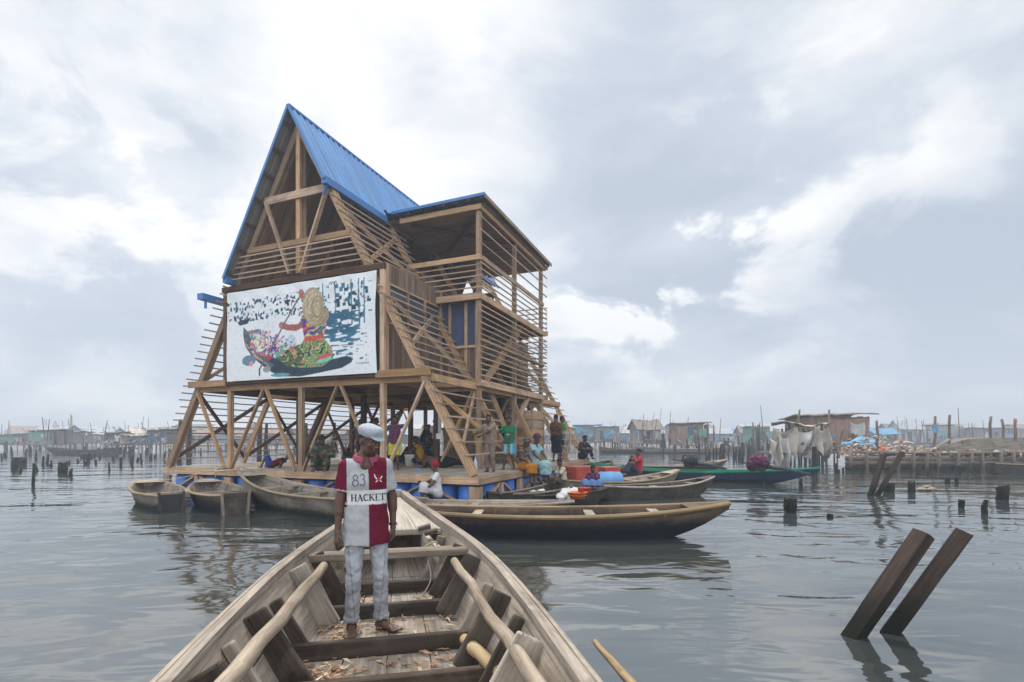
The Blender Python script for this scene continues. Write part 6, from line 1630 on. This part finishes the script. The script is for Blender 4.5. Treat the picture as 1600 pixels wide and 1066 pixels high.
# right shore
for k, (x, w, yb, yt) in enumerate([(918, 40, 699, 664), (950, 36, 699.5, 666), (975, 30, 699, 665), (1000, 34, 698.5, 667), (1125, 40, 697.5, 668), (1158, 36, 697.5, 670), (1180, 40, 699, 666), (1385, 40, 699, 668), (1410, 44, 697, 662)]):
    hut(x, w, yb, yt, 'hazy far hut on the right shore between the patched shacks', random.choice(['dist_grey', 'zinc', 'dist_wood']), random.choice(['zinc', 'thatch', 'tarp_blue']), random.choice(['gable', 'shed']), [random.choice([('tarp_white', .1, .5, .2, .9), ('tarp_blue', .3, .8, .2, .8)])], group='far hazy huts on the right shore')
hut(1016, 36, 705, 655, 'gabled hut with dark thatch and a white sheet on its front right of the school', 'dist_grey', 'thatch', 'gable', [('tarp_white', .62, .98, .1, .98)], rz=.1)
hut(1082, 50, 706, 661, 'patched brown shack with a flat thatched roof and dark opening', 'brick_wall', 'thatch', 'shed', [('rust', .02, .35, .1, .95), ('tarp_navy', .36, .62, .2, .95)], rz=-.08)
hut(1190, 26, 703, 666, 'pale green sheet hut half hidden behind the tarpaulin shack', 'tarp_green', 'zinc', 'shed', None)
hut(1468, 76, 697.5, 664, 'far long building with a faded pink roof behind the poles', 'zinc', 'rust', 'shed', None)
hut(1425, 34, 698, 656, 'far building with a blue-grey pointed gable roof', 'zinc', 'zinc', 'gable', None)
hut(1560, 70, 698, 668, 'far low grey hut row at the right edge of the photo', 'dist_grey', 'zinc', 'shed', None)
# tarpaulin shack in the middle right: bent poles with torn sheets
Yq = 29.0
root = empty('tarpaulin_shack', px(1245, 728), -.1, 'ragged shack of poles draped in torn cream and white plastic sheets', 'hut')
MI = root.matrix_basis.inverted() if False else (Matrix.Translation(root.location) @ Matrix.Rotation(-.1, 4, 'Z')).inverted()
def L_(x, y, Y=Yq): return MI @ pxd(x, y, Y)
for k in range(16):
    x = 1208 + k * 5.6 + random.uniform(-2, 2); j = k % 2
    MB().tube([L_(x, 734, Yq + j * 2.5), L_(x + random.uniform(-3, 3), random.uniform(655, 690), Yq + j * 2.5)], .06, 6).build('stilt', M['dist_wood'], root)
MB().beam(L_(1205, 708, Yq + 1.2), L_(1296, 706, Yq + 1.2), 3.2, .12).build('stage', M['dist_wood'], root)
for (x0, y0, x1, y1, dp, m_, sd) in ((1207, 668, 1246, 663, 1.75, 'tarp_cream', 1), (1214, 678, 1238, 674, 1.5, 'tarp_white', 2), (1241, 668, 1279, 664, 1.15, 'tarp_white', 3), (1270, 662, 1296, 666, 1.5, 'tarp_cream', 4), (1204, 684, 1222, 680, 1.2, 'tarp_cream', 5), (1252, 690, 1292, 690, .7, 'dist_grey', 6)):
    drape('torn_sheet', L_(x0, y0, Yq - .1 - .05 * sd), L_(x1, y1, Yq - .1 - .05 * sd), dp, m_, None, 1.6, .22, .35, seed=sd, ragged=.28, parent=root)
wb_ = MB()
for k in range(26):
    x = 1209 + k * 3.3; wb_.beam(L_(x, 709, Yq + .35), L_(x + random.uniform(-.5, .5), random.uniform(666, 676), Yq + .35), .11, .03, up=(0, 1, 0))
wb_.build('wall', M['dist_wood'], root)
rb = MB().grid(lambda u_, v_: L_(1205 + 92 * u_, 662 - 5 * math.sin(u_ * 7) * .5 + 2 * v_, Yq - .4 + 3.2 * v_) + Vector((0, 0, random.uniform(-.07, .07))), 14, 5); o = rb.build('roof', M['tarp_cream'], root); o.modifiers.new('thick', 'SOLIDIFY').thickness = .03
# brown boarded shack
hut(1313, 86, 724, 648, 'big brown boarded shack with a dark sloping roof edge on the rubble pier', 'brick_wall', 'thatch', 'shed', [('brick_wall', .3, .98, .0, .98), ('rust', .02, .25, .1, .6)], .9, 4.0, rz=-.12)
# rubble pier: retaining logs, fill and litter
pr = empty('rubble_pier', px(1465, 735), 0, 'rubble-filled pier edged with logs and posts along the right water edge', 'pier')
PM = Matrix.Translation(pr.location).inverted()
def Q(x, y, Y): return PM @ pxd(x, y, Y)
Yp = 25.0
mb = MB().grid(lambda u_, v_: PM @ (pxd(1318 + 330 * u_, 712, Yp + .3 + 7 * v_) + Vector((0, 0, random.uniform(-.05, .16)))), 46, 10); mb.build('fill', M['rubbish'], pr)
for k in range(4): MB().tube([Q(1322 + 70 * i, 737 - k * 6.5 + random.uniform(-.6, .6), Yp + .1 + .06 * k) for i in range(6)], .115, 8).build('log', M['stake' if k < 2 else 'dist_wood'], pr, True)
for k in range(13):
    x = 1332 + k * 23 + random.uniform(-4, 4); MB().tube([Q(x, 742, Yp - .08), Q(x + random.uniform(-2, 2), 703 + random.uniform(-2, 3), Yp - .08)], .085, 7).build('pier_post', M['dist_wood'], pr, True)
MB().tube([Q(1330 + 65 * i, 707.5 + random.uniform(-.8, .8), Yp - .1) for i in range(6)], .05, 7).build('rail', M['dist_wood'], pr, True)
rbm = MB(); r_ = random.Random(77)
for k in range(900):
    x = r_.uniform(1312, 1620); Y = Yp + r_.uniform(-.1, 3.5); hh = .35 * math.exp(-((x - 1375) / 60) ** 2) + .10
    p = PM @ (pxd(x, 710, Y) + Vector((0, 0, r_.uniform(-.05, hh * 2)))); s_ = r_.uniform(.05, .22)
    a = Vector((r_.uniform(-1, 1), r_.uniform(-1, 1), r_.uniform(-.4, .8))).normalized() * s_; b_ = Vector((r_.uniform(-1, 1), r_.uniform(-1, 1), r_.uniform(-.5, .5))).normalized() * s_ * .6; c_ = a.cross(b_).normalized() * s_ * .5
    V = [p + a, p + b_, p - a, p - b_, p + c_, p - c_]; mi = r_.choice([0, 0, 0, 1, 1, 2, 3])
    for (i, j, k2) in ((0, 1, 4), (1, 2, 4), (2, 3, 4), (3, 0, 4), (1, 0, 5), (2, 1, 5), (3, 2, 5), (0, 3, 5)): rbm.poly([V[i], V[j], V[k2]], mi)
o = rbm.build('litter', [M['rubbish'], M['tarp_cream'], M['dist_wood'], M['tarp_white']], None); o.location = pr.location
tag(o, 'heap of pale rubbish and broken wood on the rubble pier', 'rubbish', None, 'stuff')
heap('tarpaulin_bundle', pxd(1346, 697, 26.5), (1.15, .5, .55), 'tarp_blue', 'bright blue tarpaulin bundle on the rubbish heap by the brown shack', 'tarpaulin', n=30, seed=61, amp=.5)
heap('orange_sack', pxd(1374, 702, 25.8), (.3, .25, .22), 'orange', 'orange sack on the rubbish heap right of the blue bundle', 'sack', n=14, seed=62, amp=.6)
heap('dark_sack', pxd(1364, 692, 27), (.42, .3, .5), 'tarp_navy', 'dark upright sack leaning behind the orange sack', 'sack', n=16, seed=63, amp=.6)
heap('drifting_rubbish', px(1449, 766), (.30, .2, .16), 'net', 'tan clump of rubbish drifting beside the twin stumps', 'rubbish', n=16, seed=64, amp=.5)
for k, (x0, y0, x1, y1, lb) in enumerate([(1309, 716, 1317, 666, 'dark pole standing before the brown shack'), (1460, 712, 1462, 650, 'pole with a blue rag tied near its top'), (1483, 708, 1484, 648, 'bare pole standing between the rag pole and the upturned boat'), (1547, 704, 1548, 651, 'bare pole rising behind the upturned boat'), (1567, 704, 1566, 655, 'shorter dark pole behind the upturned boat at far right'), (1587, 702, 1586, 654, 'pole with a red tip near the right edge'),
        (1371, 702, 1370, 657, 'dark pole between the brown shack and the far gable'), (1437, 716, 1490, 682, 'pale plank leaning against the upturned boat'), (1488, 714, 1510, 686, 'first of two short props leaning on the upturned boat'), (1497, 714, 1519, 686, 'second of two short props leaning on the upturned boat'), (1538, 713, 1552, 690, 'prop leaning on the upturned boat near its middle'), (1290, 716, 1296, 640, 'tall thin pole above the brown shack roof'), (1243, 700, 1249, 640, 'tilted thin pole rising through the tarpaulin shack'),
        (1104, 716, 1106, 660, 'left of two thick bare poles beside the patched shack'), (1114, 716, 1115, 664, 'right of two thick bare poles beside the patched shack'), (1178, 716, 1176, 660, 'left of three bare poles left of the tarpaulin shack'), (1183, 717, 1184, 664, 'middle of three bare poles left of the tarpaulin shack'), (1188, 717, 1186, 663, 'right of three bare poles left of the tarpaulin shack')]):
    Y = 25.5 if x0 > 1300 else (29 if x0 > 1230 else 37); a = pxd(x0, y0, Y); b_ = pxd(x1, y1, Y)
    pt, rd = wob(a, b_, .075 if k != 7 else .1, .055, 5, .03, 90 + k)
    o = tag(MB().tube(pt, rd, 7).build('pole', M['dist_wood' if k not in (7, 8, 9) else 'pole'], None, True), lb, 'pole')
drape('blue_rag', pxd(1457, 662, 25.4), pxd(1466, 660, 25.4), .42, 'tarp_blue', 'blue rag tied near the top of a pole on the pier', 2, .03, cat='rag', nu=8, nv=6)
drape('red_rag', pxd(1584, 655, 25.4), pxd(1589, 655, 25.4), .16, 'red_box', 'small red rag on top of the pole near the right edge', 2, .02, cat='rag', nu=6, nv=4)
# upturned boat lying on the pier
ub = canoe('grey canoe lying upside down on the pier at right', (1, 0), (9.2, 0), 1.5, .62, .25, .1, .4, 'hull_grey', 'boat_dark', 'rail_tan', 4, (.5,), group=None)
ub.rotation_euler = (R(180), 0, R(186)); ub.location = pxd(1560, 701, 26.0) + Vector((0, 0, .42))
for k in range(5): MB().beam(pxd(1470 + k * 30, 716, 25.9 + .1 * k) , pxd(1475 + k * 30, 699, 25.9 + .1 * k), .09, .09).build('trestle_leg', M['dist_wood'], None) if False else None
# far canoes
cnL = canoe('long dark canoe crossing before the cluttered huts on the left', (-36.5, 47), (-48, 52), 1.6, .45, .35, .3, .3, 'hull_black', 'boat_dark', 'boat_dark', 6, (.5,), group='far canoes')
canoe('blue-grey long canoe before the patched shack', (13.5, 56), (24.5, 53.0), 1.5, .5, .45, .3, .3, 'hull_grey', 'boat_grey', 'boat_grey', 5, (.5,), group='far canoes')
canoe('far brown canoe under the gabled thatch hut', (9.5, 55), (15.8, 56), 1.3, .45, .35, .3, .3, 'hull_brown', 'boat_grey', 'boat_grey', 5, (.5,), group='far canoes')
canoe('dark canoe moored at the foot of the pier by the right edge', (21.2, 22.4), (27, 22.9), 1.1, .4, .3, .1, .35, 'hull_black', 'boat_dark', 'rail_tan', 5, (.5,), group='far canoes')
# slim masts and poles over the far roofs
for k in range(34):
    x = random.choice([random.uniform(0, 270), random.uniform(905, 1200), random.uniform(1380, 1600), random.uniform(0, 262)]); Y = random.uniform(52, 95); h = random.uniform(8, 26) * (1.5 if random.random() < .15 else 1)
    a = pxd(x, 690, Y); b_ = pxd(x + random.uniform(-7, 7), 672 - h, Y); o = MB().tube([a, b_], [.06, .035], 6).build('mast', M['dist_wood'])
    tag(o, 'thin bare mast rising above the hazy far huts', 'mast', 'thin masts over the far huts')
# low far bank so the lagoon ends in a hazy shore
bk = MB().grid(lambda u_, v_: (-420 + 840 * u_, 108 + 90 * v_ + 10 * math.sin(u_ * 23), -.3 + 1.0 * min(1, v_ * 8) + (random.uniform(0, 1.2) if v_ > .1 else 0)), 160, 6)
tag(bk.build('far_shore', M['dist_grey']), kind='structure')
for k in range(46):
    x = -330 + k * 15 + random.uniform(-5, 5); Y = random.uniform(112, 150); w_ = random.uniform(6, 13)
    xc = 800 + x / Y * F_PX
    if xc < -60 or xc > 1660: continue
    root = empty('far_house', (x, Y, .3), random.uniform(-.2, .2), 'hazy far house on the shore beyond the stilt huts', 'house', 'far houses on the shore')
    hh = random.uniform(2.6, 4.2); MB().box((0, 0, hh / 2), (w_, 5, hh)).build('wall', M[random.choice(['zinc', 'dist_grey', 'brick_wall', 'tarp_blue'])], root)
    rb = MB(); rz_ = hh + random.uniform(.8, 1.9)
    for sg in (-1, 1): rb.poly([(-w_ / 2 - .4, sg * 3, hh - .1), (w_ / 2 + .4, sg * 3, hh - .1), (w_ / 2 + .4, 0, rz_), (-w_ / 2 - .4, 0, rz_)][::sg])
    for sx in (-1, 1): rb.poly([(sx * w_ / 2, -2.5, hh), (sx * w_ / 2, 2.5, hh), (sx * w_ / 2, 0, rz_ - .1)])
    o = rb.build('roof', M[random.choice(['zinc', 'rust', 'thatch'])], root)
    for q in (-.25, .25): MB().box((q * w_, -2.52, hh * .5), (.9, .06, 1.0)).build('window', M['glassy'], root)

# ------------------------------------------------------------------ smoke haze over the lagoon
hb = MB(); hb.box((0, 75, 12.0), (460, 200, 26.4)); hz_o = hb.build('haze', [])
mh = bpy.data.materials.new('haze air'); mh.use_nodes = True; th = NT(mh.node_tree)
out = th.n('ShaderNodeOutputMaterial'); pv = th.n('ShaderNodeVolumePrincipled')
pv.inputs['Color'].default_value = (.78, .87, 1.0, 1); pv.inputs['Density'].default_value = .0033; pv.inputs['Anisotropy'].default_value = .25
th.nt.links.new(pv.outputs[0], out.inputs['Volume']); hz_o.data.materials.append(mh); tag(hz_o, 'pale blue smoke haze over the lagoon', 'haze', None, 'stuff')
